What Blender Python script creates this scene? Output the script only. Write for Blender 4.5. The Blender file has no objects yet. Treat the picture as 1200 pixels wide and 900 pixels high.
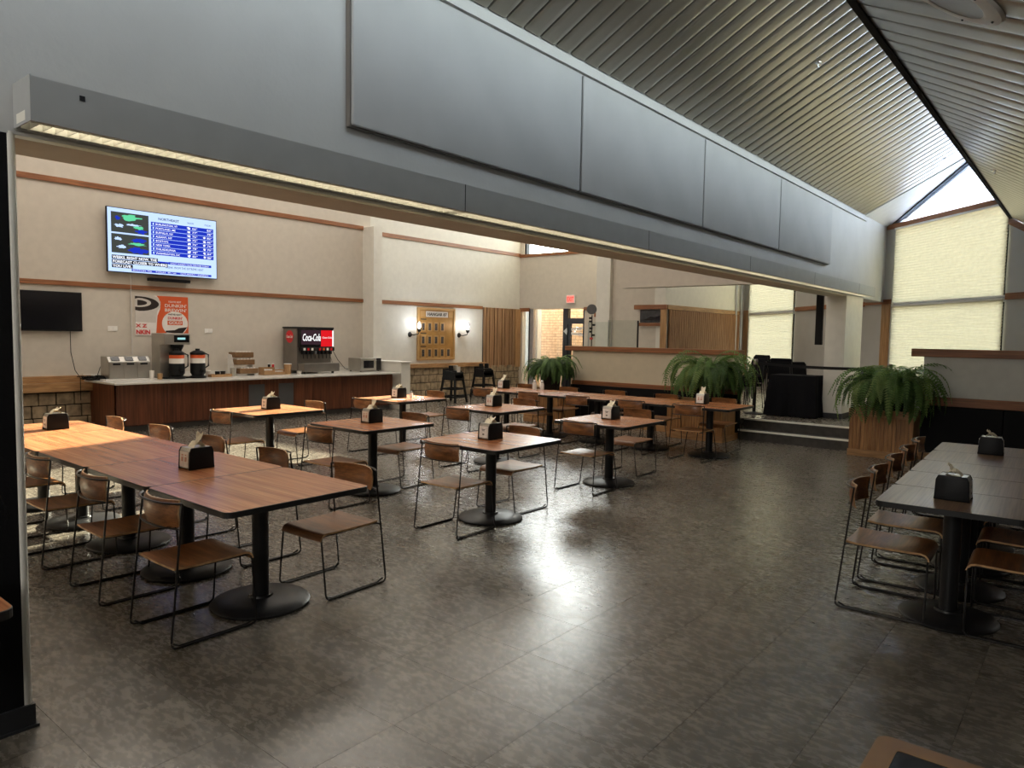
import bpy, bmesh, math, random
from mathutils import Vector, Matrix
random.seed(7)
R = math.radians
sc = bpy.context.scene
COL = sc.collection

# ------------------------------------------------------------------ camera
F, YAW, PIT, ROLL = 839.966, 0.687690, 0.0678115, 0.0158904
_f = Vector((-math.sin(YAW)*math.cos(PIT), math.cos(YAW)*math.cos(PIT), -math.sin(PIT)))
_r = Vector((math.cos(YAW), math.sin(YAW), 0)); _u = _r.cross(_f)
_c, _s = math.cos(ROLL), math.sin(ROLL)
_r, _u = _r*_c + _u*_s, _u*_c - _r*_s
cam = bpy.data.objects.new('camera', bpy.data.cameras.new('camera')); COL.objects.link(cam)
m = Matrix((_r, _u, -_f)).transposed().to_4x4(); m.translation = Vector((0, 0, 1.70)); cam.matrix_world = m
cam.data.sensor_width = 36; cam.data.lens = F*36/1200; cam.data.clip_start = .05; cam.data.clip_end = 300
sc.camera = cam

# ------------------------------------------------------------------ world, sun, exposure
W = bpy.data.worlds.new('sky'); sc.world = W; W.use_nodes = True
nt = W.node_tree; bg = nt.nodes['Background']
sky = nt.nodes.new('ShaderNodeTexSky'); sky.sky_type = 'NISHITA'; sky.sun_disc = False
sky.sun_elevation = R(19.9); sky.sun_rotation = R(-15.5); sky.air_density = 1.0; sky.dust_density = 1.5
hs = nt.nodes.new('ShaderNodeHueSaturation'); hs.inputs['Saturation'].default_value = .34
nt.links.new(sky.outputs[0], hs.inputs['Color']); nt.links.new(hs.outputs[0], bg.inputs[0]); bg.inputs[1].default_value = 1.3
sun = bpy.data.objects.new('sun', bpy.data.lights.new('sun', 'SUN')); COL.objects.link(sun)
sun.data.energy = 36.0; sun.data.angle = R(0.6); sun.data.color = (1.0, .88, .68)
sun.rotation_euler = Vector((-.278, 1.0, .376)).to_track_quat('Z', 'Y').to_euler()
sc.view_settings.view_transform = 'Standard'; sc.view_settings.look = 'None'
sc.view_settings.gamma = 1; sc.view_settings.use_curve_mapping = False
sc.view_settings.exposure = 0.45
sc.cycles.max_bounces = 10; sc.cycles.diffuse_bounces = 5; sc.cycles.glossy_bounces = 4
sc.cycles.transmission_bounces = 6; sc.cycles.transparent_max_bounces = 12
sc.cycles.use_denoising = True; sc.cycles.sample_clamp_indirect = 6

def area(name, loc, size, power, col, rot=(0, 0, 0)):
    l = bpy.data.lights.new(name, 'AREA'); l.shape = 'RECTANGLE'; l.size, l.size_y = size; l.energy = power; l.color = col
    o = bpy.data.objects.new(name, l); o.location = loc; o.rotation_euler = rot; COL.objects.link(o); return o
# added fill lamps to brighten the dining room, overhead and out of the frame
for (x, y, e) in ((-10.9, 4.2, 84), (-10.9, 8.4, 76), (-11.0, 13.2, 60), (-5.6, 5.0, 60), (-5.6, 10.2, 50)):
    area('fill_lamp', (x, y, 6.75), (3.0, 3.0), e, (1, .92, .82))
area('fill_lamp', (-6.2, 17.0, 6.7), (1.0, 1.0), 50, (1, .92, .78))  # one more added fill lamp, unseen above the platform
area('fill_lamp', (-1.4, -3.4, 3.4), (2.6, 1.2), 110, (1, .96, .90), (R(62), 0, 0))  # added fill behind the camera, tilted to brighten the far end of the nave

# ------------------------------------------------------------------ materials
def new_mat(name):
    mt = bpy.data.materials.new(name); mt.use_nodes = True
    return mt, mt.node_tree, mt.node_tree.nodes['Principled BSDF']
def N(t, kind, **kw):
    n = t.nodes.new(kind)
    for k, v in kw.items():
        if k in n.inputs: n.inputs[k].default_value = v
        else: setattr(n, k, v)
    return n
def ramp(t, fac, stops):
    n = t.nodes.new('ShaderNodeValToRGB'); e = n.color_ramp.elements
    while len(e) < len(stops): e.new(.5)
    for el, (p, c) in zip(e, stops): el.position = p; el.color = (*c, 1)
    t.links.new(fac, n.inputs[0]); return n.outputs[0]
def coords(t, scale=(1, 1, 1), kind='Object', rnd=False):
    tc = t.nodes.new('ShaderNodeTexCoord'); mp = t.nodes.new('ShaderNodeMapping'); mp.inputs['Scale'].default_value = scale
    t.links.new(tc.outputs[kind], mp.inputs[0])
    if rnd:
        oi = t.nodes.new('ShaderNodeObjectInfo'); ml = t.nodes.new('ShaderNodeVectorMath'); ml.operation = 'SCALE'
        cb = t.nodes.new('ShaderNodeCombineXYZ')
        for i in range(3): t.links.new(oi.outputs['Random'], cb.inputs[i])
        t.links.new(cb.outputs[0], ml.inputs[0]); ml.inputs['Scale'].default_value = 37.0
        t.links.new(ml.outputs[0], mp.inputs['Location'])
    return mp.outputs[0]
def bump(t, b, h, strength, dist=.01):
    n = N(t, 'ShaderNodeBump'); n.inputs['Strength'].default_value = strength; n.inputs['Distance'].default_value = dist
    t.links.new(h, n.inputs['Height']); t.links.new(n.outputs[0], b.inputs['Normal'])
def mat(name, col, rough=.5, metal=0, noise=0, nscale=8, bmp=0, bscale=60, spec=None, world=False):
    mt, t, b = new_mat(name)
    b.inputs['Base Color'].default_value = (*col, 1); b.inputs['Roughness'].default_value = rough; b.inputs['Metallic'].default_value = metal
    if spec is not None: b.inputs['Specular IOR Level'].default_value = spec
    v = coords(t)
    nz = N(t, 'ShaderNodeTexNoise', Scale=nscale, Detail=4); t.links.new(v, nz.inputs['Vector'])
    k = max(noise, .04)
    o = ramp(t, nz.outputs[0], [(.3, tuple(max(0, c*(1-k)) for c in col)), (.7, tuple(min(1, c*(1+k)) for c in col))])
    t.links.new(o, b.inputs['Base Color'])
    if bmp:
        n2 = N(t, 'ShaderNodeTexNoise', Scale=bscale, Detail=3); t.links.new(v, n2.inputs['Vector']); bump(t, b, n2.outputs[0], bmp, .004)
    return mt
def wood(name, c1, c2, scale, rough=.4, rnd=False, bmp=.05, spec=.5):
    mt, t, b = new_mat(name)
    v = coords(t, scale, rnd=rnd)
    a = N(t, 'ShaderNodeTexNoise', Scale=1.0, Detail=4, Roughness=.5, Distortion=.15); t.links.new(v, a.inputs['Vector'])
    cm = tuple((p+q)/2 for p, q in zip(c1, c2))
    o = ramp(t, a.outputs[0], [(.27, c1), (.5, cm), (.72, c2)])
    v3 = coords(t, tuple(q*(1.3 if q < 5 else 4.2) for q in scale), rnd=rnd)
    f3 = N(t, 'ShaderNodeTexNoise', Scale=1.0, Detail=2); t.links.new(v3, f3.inputs['Vector'])
    g3 = ramp(t, f3.outputs[0], [(.38, (.74, .72, .70)), (.58, (1.05, 1.05, 1.05))])
    mx = t.nodes.new('ShaderNodeMix'); mx.data_type = 'RGBA'; mx.blend_type = 'MULTIPLY'; mx.inputs[0].default_value = 1
    t.links.new(o, mx.inputs[6]); t.links.new(g3, mx.inputs[7]); o = mx.outputs[2]
    t.links.new(o, b.inputs['Base Color']); b.inputs['Roughness'].default_value = rough; b.inputs['Specular IOR Level'].default_value = spec
    if bmp: bump(t, b, a.outputs[0], bmp, .003)
    return mt
def emit(name, col, s=1.0):
    mt = bpy.data.materials.new(name); mt.use_nodes = True; t = mt.node_tree; t.nodes.clear()
    e = t.nodes.new('ShaderNodeEmission'); e.inputs[0].default_value = (*col, 1); e.inputs[1].default_value = s
    o = t.nodes.new('ShaderNodeOutputMaterial'); t.links.new(e.outputs[0], o.inputs[0]); return mt
def glass(name, tint=(1, 1, 1), frost=0.0):
    mt = bpy.data.materials.new(name); mt.use_nodes = True; t = mt.node_tree; t.nodes.clear()
    tr = t.nodes.new('ShaderNodeBsdfTransparent'); tr.inputs[0].default_value = (*tint, 1)
    gl = t.nodes.new('ShaderNodeBsdfGlossy'); gl.inputs['Roughness'].default_value = .03
    fr = t.nodes.new('ShaderNodeFresnel'); fr.inputs[0].default_value = 1.45
    mx = t.nodes.new('ShaderNodeMixShader'); o = t.nodes.new('ShaderNodeOutputMaterial')
    t.links.new(fr.outputs[0], mx.inputs[0]); t.links.new(tr.outputs[0], mx.inputs[1]); t.links.new(gl.outputs[0], mx.inputs[2])
    last = mx.outputs[0]
    if frost:
        tl = t.nodes.new('ShaderNodeBsdfTranslucent'); tl.inputs[0].default_value = (.58, .68, .85, 1)
        m2 = t.nodes.new('ShaderNodeMixShader'); m2.inputs[0].default_value = frost
        t.links.new(last, m2.inputs[1]); t.links.new(tl.outputs[0], m2.inputs[2]); last = m2.outputs[0]
    t.links.new(last, o.inputs[0]); return mt
def translucent(name, col, amount=.6):
    mt = bpy.data.materials.new(name); mt.use_nodes = True; t = mt.node_tree; t.nodes.clear()
    d = t.nodes.new('ShaderNodeBsdfDiffuse'); d.inputs[0].default_value = (*col, 1)
    tl = t.nodes.new('ShaderNodeBsdfTranslucent'); tl.inputs[0].default_value = (*col, 1)
    v = coords(t); nz = N(t, 'ShaderNodeTexNoise', Scale=14); t.links.new(v, nz.inputs['Vector'])
    o1 = ramp(t, nz.outputs[0], [(.3, tuple(c*.93 for c in col)), (.7, col)]); t.links.new(o1, d.inputs[0]); t.links.new(o1, tl.inputs[0])
    mx = t.nodes.new('ShaderNodeMixShader'); mx.inputs[0].default_value = amount; o = t.nodes.new('ShaderNodeOutputMaterial')
    t.links.new(d.outputs[0], mx.inputs[1]); t.links.new(tl.outputs[0], mx.inputs[2]); t.links.new(mx.outputs[0], o.inputs[0]); return mt

def slate():
    mt, t, b = new_mat('slate_tile')
    v = coords(t, (1, 1, 1), rnd=True)
    big = N(t, 'ShaderNodeTexNoise', Scale=3.2, Detail=8, Roughness=.68, Distortion=.5); t.links.new(v, big.inputs['Vector'])
    v2 = coords(t, (1.2, 2.6, 1), rnd=True)
    fl = N(t, 'ShaderNodeTexNoise', Scale=13, Detail=5, Roughness=.62, Distortion=.4); t.links.new(v2, fl.inputs['Vector'])
    c1 = ramp(t, big.outputs[0], [(.36, (.100, .088, .071)), (.5, (.138, .121, .099)), (.62, (.185, .165, .136))])
    c2 = ramp(t, fl.outputs[0], [(.36, (.72, .72, .72)), (.5, (.96, .96, .96)), (.65, (1.32, 1.31, 1.27))])
    mx = t.nodes.new('ShaderNodeMix'); mx.data_type = 'RGBA'; mx.blend_type = 'MULTIPLY'; mx.inputs[0].default_value = 1
    t.links.new(c1, mx.inputs[6]); t.links.new(c2, mx.inputs[7]); t.links.new(mx.outputs[2], b.inputs['Base Color'])
    r = ramp(t, fl.outputs[0], [(.35, (.24, .24, .24)), (.7, (.31, .31, .31))]); t.links.new(r, b.inputs['Roughness'])
    v4 = coords(t, (1.0, 2.4, 1), rnd=True); lb = N(t, 'ShaderNodeTexNoise', Scale=5, Detail=2); t.links.new(v4, lb.inputs['Vector'])
    bump(t, b, lb.outputs[0], .10, .012); b.inputs['Specular IOR Level'].default_value = .8
    return mt
def leafm(name, col, rough, noise=.4, nscale=6):
    mt = mat(name, col, rough, noise=noise, nscale=nscale); t = mt.node_tree; b = t.nodes['Principled BSDF']; out = t.nodes['Material Output']
    tl = t.nodes.new('ShaderNodeBsdfTranslucent'); tl.inputs[0].default_value = (*[min(1, c*1.6) for c in col], 1)
    mx = t.nodes.new('ShaderNodeMixShader'); mx.inputs[0].default_value = .35
    t.links.new(b.outputs[0], mx.inputs[1]); t.links.new(tl.outputs[0], mx.inputs[2]); t.links.new(mx.outputs[0], out.inputs[0]); return mt
M = {}
M['tile'] = slate()
M['grout'] = mat('grout', (.055, .048, .04), .8)
M['wall_beige'] = mat('beige_paint', (.57, .52, .45), .75, bmp=.05, bscale=40)
M['wall_grey'] = mat('grey_paint', (.49, .485, .47), .7, noise=.04, nscale=3, bmp=.35, bscale=34)
M['wall_tan'] = mat('tan_paint', (.58, .51, .38), .7, bmp=.05)
M['wall_right_grey'] = mat('light_grey_paint', (.62, .61, .57), .7, bmp=.05)
M['wall_white'] = mat('white_paint', (.70, .68, .62), .7, bmp=.05)
M['black_paint'] = mat('black_paint', (.005, .005, .006), .7, spec=.2, bmp=.5, bscale=50)
M['soffit'] = mat('soffit_paint', (.66, .60, .48), .7, bmp=.2, bscale=40)
M['panel_cloth'] = mat('grey_fabric', (.42, .42, .415), .85, noise=.05, nscale=2.2, bmp=.15, bscale=300)
M['panel_edge'] = mat('panel_edge', (.18, .16, .14), .7)
M['fixture'] = mat('grey_enamel', (.37, .375, .37), .5, .0)
M['louver'] = mat('louver_white', (.78, .75, .66), .5)
M['tube'] = emit('fluorescent', (1, .92, .72), 6)
M['slat'] = mat('ceiling_metal', (.46, .425, .365), .30, .8, noise=.12, nscale=2.0)
M['slat_back'] = mat('ceiling_black', (.01, .01, .01), .8)
M['trim_wood'] = wood('trim_wood', (.19, .066, .024), (.36, .145, .055), (2, 2, 40), .45)
M['trim_oak'] = wood('trim_oak', (.28, .14, .055), (.52, .30, .13), (3, 3, 30), .45)
M['trim_oak_v'] = wood('trim_oak_v', (.30, .155, .06), (.56, .33, .15), (30, 30, 2), .45)
M['oak_board'] = wood('oak_board', (.24, .10, .03), (.52, .27, .10), (26, 26, 2.2), .42, rnd=True)
M['laminate'] = wood('laminate', (.33, .110, .046), (.56, .245, .108), (1.2, 20, 1), .27, rnd=True, bmp=0)
M['laminate_y'] = wood('laminate_y', (.21, .125, .072), (.30, .19, .115), (22, 1.2, 1), .30, rnd=True, bmp=0)
M['ply'] = wood('plywood', (.13, .047, .015), (.37, .150, .048), (4, 22, 22), .3, rnd=True, bmp=.02)
M['ply_edge'] = wood('plywood_edge', (.40, .22, .10), (.62, .38, .18), (5, 5, 5), .4)
M['walnut'] = wood('walnut_panel', (.085, .024, .010), (.23, .075, .032), (24, 24, 1.4), .38)
M['counter'] = mat('counter_stone', (.68, .66, .61), .18, noise=.10, nscale=5)
M['black_metal'] = mat('black_metal', (.010, .010, .011), .40, .0, spec=.35)
M['rod'] = mat('rod_metal', (.028, .026, .026), .28, .7)
M['edge'] = mat('black_edge', (.012, .012, .012), .4)
M['steel'] = mat('steel', (.46, .44, .40), .32, .85, noise=.08, nscale=5)
M['steel_dark'] = mat('steel_dark', (.24, .22, .20), .36, .8, noise=.08, nscale=5)
M['chrome'] = mat('chrome', (.75, .75, .75), .15, 1)
M['plastic'] = mat('black_plastic', (.006, .006, .007), .5, spec=.25)
M['gloss_black'] = mat('gloss_black', (.006, .006, .008), .12)
M['white_plastic'] = mat('white_plastic', (.78, .76, .72), .45)
M['card'] = mat('white_card', (.90, .88, .84), .5, noise=.10, nscale=30)
M['pink'] = mat('card_print', (.66, .42, .34), .5)
M['paper'] = mat('napkin_paper', (.88, .80, .62), .85, noise=.08, nscale=60)
M['cardboard'] = mat('cardboard', (.40, .235, .11), .8, noise=.12, nscale=20)
M['wicker'] = mat('wicker', (.21, .115, .05), .75, noise=.35, nscale=90, bmp=.6, bscale=120)
M['frame_black'] = mat('black_aluminium', (.018, .020, .024), .35, .3)
M['alu'] = mat('aluminium', (.50, .51, .54), .35, .6)
M['glass'] = glass('clear_glass', (.93, .96, .95))
M['frost'] = glass('frosted_glass', frost=.92)
M['blind'] = translucent('blind_cloth', (.52, .472, .335), .62)
M['brick'] = mat('tan_brick', (.66, .44, .27), .85, noise=.2, nscale=9, bmp=.3)
M['mortar'] = mat('mortar', (.30, .19, .12), .9)
M['stone'] = mat('stone_block', (.30, .225, .14), .85, noise=.45, nscale=7, bmp=.8, bscale=22)
M['stone_gap'] = mat('stone_joint', (.035, .027, .02), .9)
M['cloth'] = mat('black_cloth', (.008, .008, .010), .9, spec=.1)
M['vinyl'] = mat('black_vinyl', (.004, .004, .005), .6, spec=.15)
M['leaf'] = leafm('fern_leaf', (.10, .19, .045), .55, noise=.5, nscale=6)
M['leaf_dark'] = leafm('fern_leaf_dark', (.045, .095, .022), .6, noise=.4, nscale=6)
M['leaf_light'] = leafm('fern_leaf_light', (.19, .28, .075), .5, noise=.3, nscale=6)
M['soil'] = mat('soil', (.03, .02, .012), .95)
M['nosing'] = mat('stair_nosing', (.90, .88, .80), .5)
M['riser'] = mat('stair_riser', (.055, .050, .045), .6, noise=.3, nscale=12)
M['gold'] = mat('brass_board', (.42, .22, .06), .35, .35, noise=.12, nscale=6)
M['brass_frame'] = mat('brass_frame', (.50, .30, .12), .35, .3)
M['photo'] = mat('photo_print', (.05, .04, .035), .5, noise=.8, nscale=26)
M['orange'] = mat('orange_print', (.66, .10, .022), .45)
M['white_print'] = mat('white_print', (.78, .74, .70), .45)
M['grey_print'] = mat('cup_print', (.58, .54, .50), .45)
M['coffee'] = mat('coffee_print', (.02, .012, .01), .4)
M['red'] = mat('red_print', (.60, .012, .018), .35)
M['red_lit'] = emit('red_backlit', (.62, .01, .015), .9)
M['dark_lit'] = emit('dark_backlit', (.03, .015, .02), 1)
M['white_lit'] = emit('white_backlit', (.9, .9, .9), .9)
M['scr_white'] = emit('screen_pale', (.50, .66, 1.0), .95)
M['scr_blue'] = emit('screen_blue', (.012, .03, .42), 1)
M['scr_black'] = emit('screen_black', (.01, .01, .015), 1)
M['scr_green'] = emit('screen_green', (.12, .62, .32), .9)
M['scr_land'] = emit('screen_land', (.045, .05, .045), 1)
M['scr_text'] = emit('screen_text', (.9, .93, 1), 1)
M['scr_dim'] = emit('display_cyan', (.35, .7, .7), .8)
M['exit_red'] = emit('exit_red', (.75, .03, .02), 1.2)
M['exit_face'] = emit('exit_face', (.95, .36, .28), .75)
M['bulb'] = emit('lamp_bulb', (1, .97, .92), 14)
M['jar'] = glass('lamp_jar', (1, 1, 1))
M['decal'] = mat('etched_decal', (.62, .66, .66), .6)
M['lattice'] = wood('lattice_wood', (.24, .11, .045), (.46, .24, .11), (20, 20, 2), .5)
M['slat_wood'] = wood('slat_wood', (.20, .10, .045), (.46, .27, .14), (10, 22, 1), .5)
M['ground'] = mat('pavement', (.40, .38, .35), .9)
M['door_grey'] = mat('grey_door', (.10, .105, .11), .5)
M['cove'] = mat('cove_base', (.022, .024, .028), .45)
M['kick'] = mat('kick_base', (.13, .125, .12), .5)
M['photo_land'] = mat('picture_dark', (.05, .05, .055), .4, noise=.7, nscale=9)

# ------------------------------------------------------------------ mesh helpers
class MB:
    def __init__(s): s.v = []; s.f = []; s.m = []
    def quadgrid(s, rows, mi=0, closed=False):
        n = len(rows[0]); b = len(s.v)
        for r in rows: s.v.extend(tuple(p) for p in r)
        for i in range(len(rows)-1):
            for j in range(n if closed else n-1):
                k = (j+1) % n
                s.f.append((b+i*n+j, b+i*n+k, b+(i+1)*n+k, b+(i+1)*n+j)); s.m.append(mi)
        return s
    def box(s, a, c, mi=0):
        (x0, y0, z0), (x1, y1, z1) = a, c
        x0, x1 = min(x0, x1), max(x0, x1); y0, y1 = min(y0, y1), max(y0, y1); z0, z1 = min(z0, z1), max(z0, z1)
        return s.hexa([(x0,y0,z0),(x1,y0,z0),(x1,y1,z0),(x0,y1,z0),(x0,y0,z1),(x1,y0,z1),(x1,y1,z1),(x0,y1,z1)], mi)
    def hexa(s, p, mi=0):
        b = len(s.v); s.v.extend(tuple(q) for q in p)
        for q in ((0,3,2,1),(4,5,6,7),(0,1,5,4),(1,2,6,5),(2,3,7,6),(3,0,4,7)):
            s.f.append(tuple(b+i for i in q)); s.m.append(mi)
        return s
    def poly_prism(s, pts, off, mi=0):           # pts loop + offset vector
        b = len(s.v); n = len(pts); off = Vector(off)
        s.v.extend(tuple(p) for p in pts); s.v.extend(tuple(Vector(p)+off) for p in pts)
        s.f.append(tuple(b+i for i in range(n))[::-1]); s.m.append(mi)
        s.f.append(tuple(b+n+i for i in range(n))); s.m.append(mi)
        for i in range(n):
            j = (i+1) % n; s.f.append((b+i, b+j, b+n+j, b+n+i)); s.m.append(mi)
        return s
    def lathe(s, prof, c=(0, 0, 0), n=20, mi=0, sx=1, sy=1):
        rows = [[(c[0]+r*sx*math.cos(2*math.pi*j/n), c[1]+r*sy*math.sin(2*math.pi*j/n), c[2]+z) for j in range(n)] for r, z in prof]
        return s.quadgrid(rows, mi, True)
    def cyl(s, c, r, h, n=16, mi=0):
        return s.lathe([(0.0001, 0), (r, 0), (r, h), (0.0001, h)], c, n, mi)
    def tube(s, pts, r, n=6, mi=0, closed=False):
        pts = [Vector(p) for p in pts]; rows = []
        up = Vector((0, 0, 1))
        for i, p in enumerate(pts):
            if closed: d = pts[(i+1) % len(pts)] - pts[i-1]
            else: d = pts[min(i+1, len(pts)-1)] - pts[max(i-1, 0)]
            d.normalize()
            a = d.cross(up)
            if a.length < .05: a = d.cross(Vector((0, 1, 0)))
            a.normalize(); b_ = d.cross(a)
            rows.append([p + a*r*math.cos(2*math.pi*j/n) + b_*r*math.sin(2*math.pi*j/n) for j in range(n)])
        if closed: rows.append(rows[0])
        s.quadgrid(rows, mi, True)
        if not closed:
            b = len(s.v)-n*len(rows)
            s.f.append(tuple(b+j for j in range(n))[::-1]); s.m.append(mi)
            b2 = len(s.v)-n; s.f.append(tuple(b2+j for j in range(n))); s.m.append(mi)
        return s
    def build(s, name, mats, parent=None, smooth=False, bevel=0, loc=None, rot=None, merge=False):
        me = bpy.data.meshes.new(name); me.from_pydata(s.v, [], s.f)
        if not isinstance(mats, (list, tuple)): mats = [mats]
        for q in mats: me.materials.append(M[q] if isinstance(q, str) else q)
        me.polygons.foreach_set('material_index', s.m)
        bm = bmesh.new(); bm.from_mesh(me)
        if merge: bmesh.ops.remove_doubles(bm, verts=bm.verts, dist=1e-5)
        bmesh.ops.recalc_face_normals(bm, faces=bm.faces)
        if bevel:
            bmesh.ops.bevel(bm, geom=[e for e in bm.edges if len(e.link_faces) == 2 and e.calc_face_angle(0) > .6],
                            offset=bevel, segments=2, profile=.5, affect='EDGES', clamp_overlap=True)
        bm.to_mesh(me); bm.free()
        if smooth:
            me.polygons.foreach_set('use_smooth', [True]*len(me.polygons))
            try: me.set_sharp_from_angle(angle=R(40))
            except Exception: pass
        o = bpy.data.objects.new(name, me); COL.objects.link(o)
        if parent is not None: o.parent = parent
        if loc is not None: o.location = loc
        if rot is not None: o.rotation_euler = rot
        return o
def empty(name, loc=(0, 0, 0), rz=0.0):
    o = bpy.data.objects.new(name, None); COL.objects.link(o); o.location = loc; o.rotation_euler = (0, 0, rz)
    o.empty_display_size = .1; return o
def tag(o, label=None, cat=None, group=None, kind=None):
    if label: o['label'] = label
    if cat: o['category'] = cat
    if group: o['group'] = group
    if kind: o['kind'] = kind
    return o
def thing(name, label, cat, loc=(0, 0, 0), rz=0.0, group=None):
    return tag(empty(name, loc, rz), label, cat, group)
def struct(name, mb, mats, **kw):
    return tag(mb.build(name, mats, **kw), kind='structure')
KIDS = {}
def copy_tree(o, loc=None, rz=None, label=None, parent=None):
    c = o.copy(); COL.objects.link(c)
    if parent is not None: c.parent = parent
    if loc is not None: c.location = loc
    if rz is not None: c.rotation_euler = (0, 0, rz)
    if label: c['label'] = label
    for ch in list(o.children): copy_tree(ch, parent=c)
    return c
TEXTS = []
def text(s, w, h, loc, m_, parent, name='lettering', rot=(R(90), 0, R(90)), bold=0.0, shear=0.0, ext=.0008, align='LEFT'):
    cu = bpy.data.curves.new(name, 'FONT'); cu.body = s; cu.size = h/.72; cu.extrude = ext; cu.offset = bold; cu.shear = shear
    cu.align_x = align; cu.resolution_u = 2
    cu.materials.append(M[m_]); o = bpy.data.objects.new(name, cu); COL.objects.link(o); o.parent = parent
    o.location = loc; o.rotation_euler = rot; TEXTS.append((o, w)); return o

# ================================================================== SETTING
XH = -3.446                         # plane of the header wall towards the camera
P0 = Vector((XH, 15.906, 0)); DW = Vector((1, -1, 0)).normalized(); NW = Vector((1, 1, 0)).normalized()   # canted window wall
def wp(x, z, off=0.0):              # point of the canted wall at world x; off > 0 goes outdoors
    return Vector((x, 12.46-x, z)) + NW*off
def ceil_l(x): return 3.96 + .538*(x-XH)
XE, ZE = -1.2, 3.647                # lower edge of the right-hand roof
def ceil_r(x): return ZE - .71*(x-XE)

# ---- floor: tiles as pieces, the farther ones joined
PT = .4733; TX0, TY0 = -.872, 1.068
fl = MB(); fl.box((-14.2, -4.2, -.25), (4.2, 21.2, -.008)); floor = struct('floor', fl, 'grout')
cands = []
for i in range(-29, 11):
    for j in range(-12, 36):
        x0, y0 = TX0+i*PT, TY0+j*PT
        cx_, cy_ = x0+PT/2, y0+PT/2
        if x0 > 4 or x0+PT < -13.8 or y0 < -4.1 or y0 > 17.1: continue
        v = Vector((cx_, cy_, -1.7)); w = v.dot(_f)
        vis = w > .5 and -60 < 600+F*v.dot(_r)/w < 1260 and 450-F*v.dot(_u)/w < 980
        cands.append((0 if vis else 1, v.length, x0, y0))
cands.sort()
t0 = MB(); g = .0005
t0.hexa([(g,g,-.006),(PT-g,g,-.006),(PT-g,PT-g,-.006),(g,PT-g,-.006),(g+.0006,g+.0006,0),(PT-g-.0006,g+.0006,0),(PT-g-.0006,PT-g-.0006,0),(g+.0006,PT-g-.0006,0)])
tile0 = None; rest = MB()
for k, (vv, d, x0, y0) in enumerate(cands):
    if k < 300:
        if tile0 is None: tile0 = t0.build('tile', 'tile', floor, loc=(x0, y0, 0)); o = tile0
        else: o = tile0.copy(); COL.objects.link(o)
        o.location = (x0, y0, 0)
    else:
        rest.hexa([(x0+a, y0+b, c) for a, b, c in t0.v])
tag(rest.build('far_tiles', 'tile', floor), kind='stuff')

# ---- platform behind the half walls, with its two steps
pl = MB(); pl.box((-8.2, 12.06, 0), (3.0, 20.5, .335)); struct('floor_platform', pl, 'tile')
st = MB(); st.box((-4.70, 11.78, 0), (-2.86, 12.06, .165)); s_ = struct('trim_step', st, 'riser')
nz_ = MB(); nz_.box((-4.70, 11.765, .148), (-2.86, 11.81, .175)); nz_.build('nosing', 'nosing', s_)
r2 = MB(); r2.box((-4.70, 12.045, .165), (-2.86, 12.06, .335)); s2 = struct('trim_riser', r2, 'riser')
nz_ = MB(); nz_.box((-4.70, 12.03, .318), (-2.86, 12.08, .345)); nz_.build('nosing', 'nosing', s2)

# ---- dining-room walls
w = MB(); w.box((-13.65, .3, 0), (-13.35, 10.95, 6.8)); struct('wall_left', w, 'wall_beige')
w = MB(); w.box((-14.1, 10.95, 0), (-13.8, 17.4, 6.8)); struct('wall_left_recess', w, 'wall_white')
w = MB(); w.box((-13.8, 10.73, 0), (-12.96, 10.98, 4.13)); w.box((-13.79, 10.951, 4.13), (-13.36, 10.98, 6.8)); struct('wall_pilaster', w, 'wall_white')
w = MB(); w.box((-13.0, 10.78, 0), (-12.06, 11.05, 1.05), 0); w.box((-13.02, 10.76, 1.05), (-12.03, 11.07, 1.075), 1)
struct('wall_counter_end', w, ['wall_white', 'white_plastic'], bevel=.004)
w = MB(); w.box((-13.65, -.1, 0), (-3.77, .3, 6.8)); struct('wall_near', w, 'wall_beige')
# exit wall with its openings
w = MB(); Y = 17.1
w.box((-14.1, Y, 0), (-13.78, Y+.3, 4.12)); w.box((-13.78, Y, 2.5), (-11.42, Y+.3, 4.12)); w.box((-11.42, Y, 0), (-10.2, Y+.3, 4.12))
w.box((-14.1, Y, 6.6), (-10.2, Y+.3, 6.8)); w.box((-14.1, Y, 4.12), (-13.66, Y+.3, 6.6)); w.box((-10.3, Y, 4.12), (-10.2, Y+.3, 6.6))
struct('wall_exit', w, 'wall_beige')
w = MB(); w.box((-10.2, 15.8, 0), (-9.79, 17.4, 6.8)); struct('wall_exit_pier', w, 'wall_white')
w = MB(); w.box((-9.79, 15.92, 0), (-9.03, 16.2, 6.8)); w.box((-9.03, 15.8, 2.5), (-8.51, 16.2, 6.8)); w.box((-9.03, 15.9, 0), (-8.51, 16.2, 2.5))
struct('wall_picture', w, 'wall_beige')
w = MB(); w.box((-8.51, 15.9, 0), (-8.2, 21.0, 2.5)); w.box((-8.51, 15.8, 2.5), (-8.2, 21.0, 6.8)); struct('wall_lattice', w, 'wall_white')
w = MB(); w.box((-8.38, 14.0, 2.79), (-3.77, 14.25, 6.8)); struct('wall_bulkhead', w, 'wall_beige')
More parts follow.
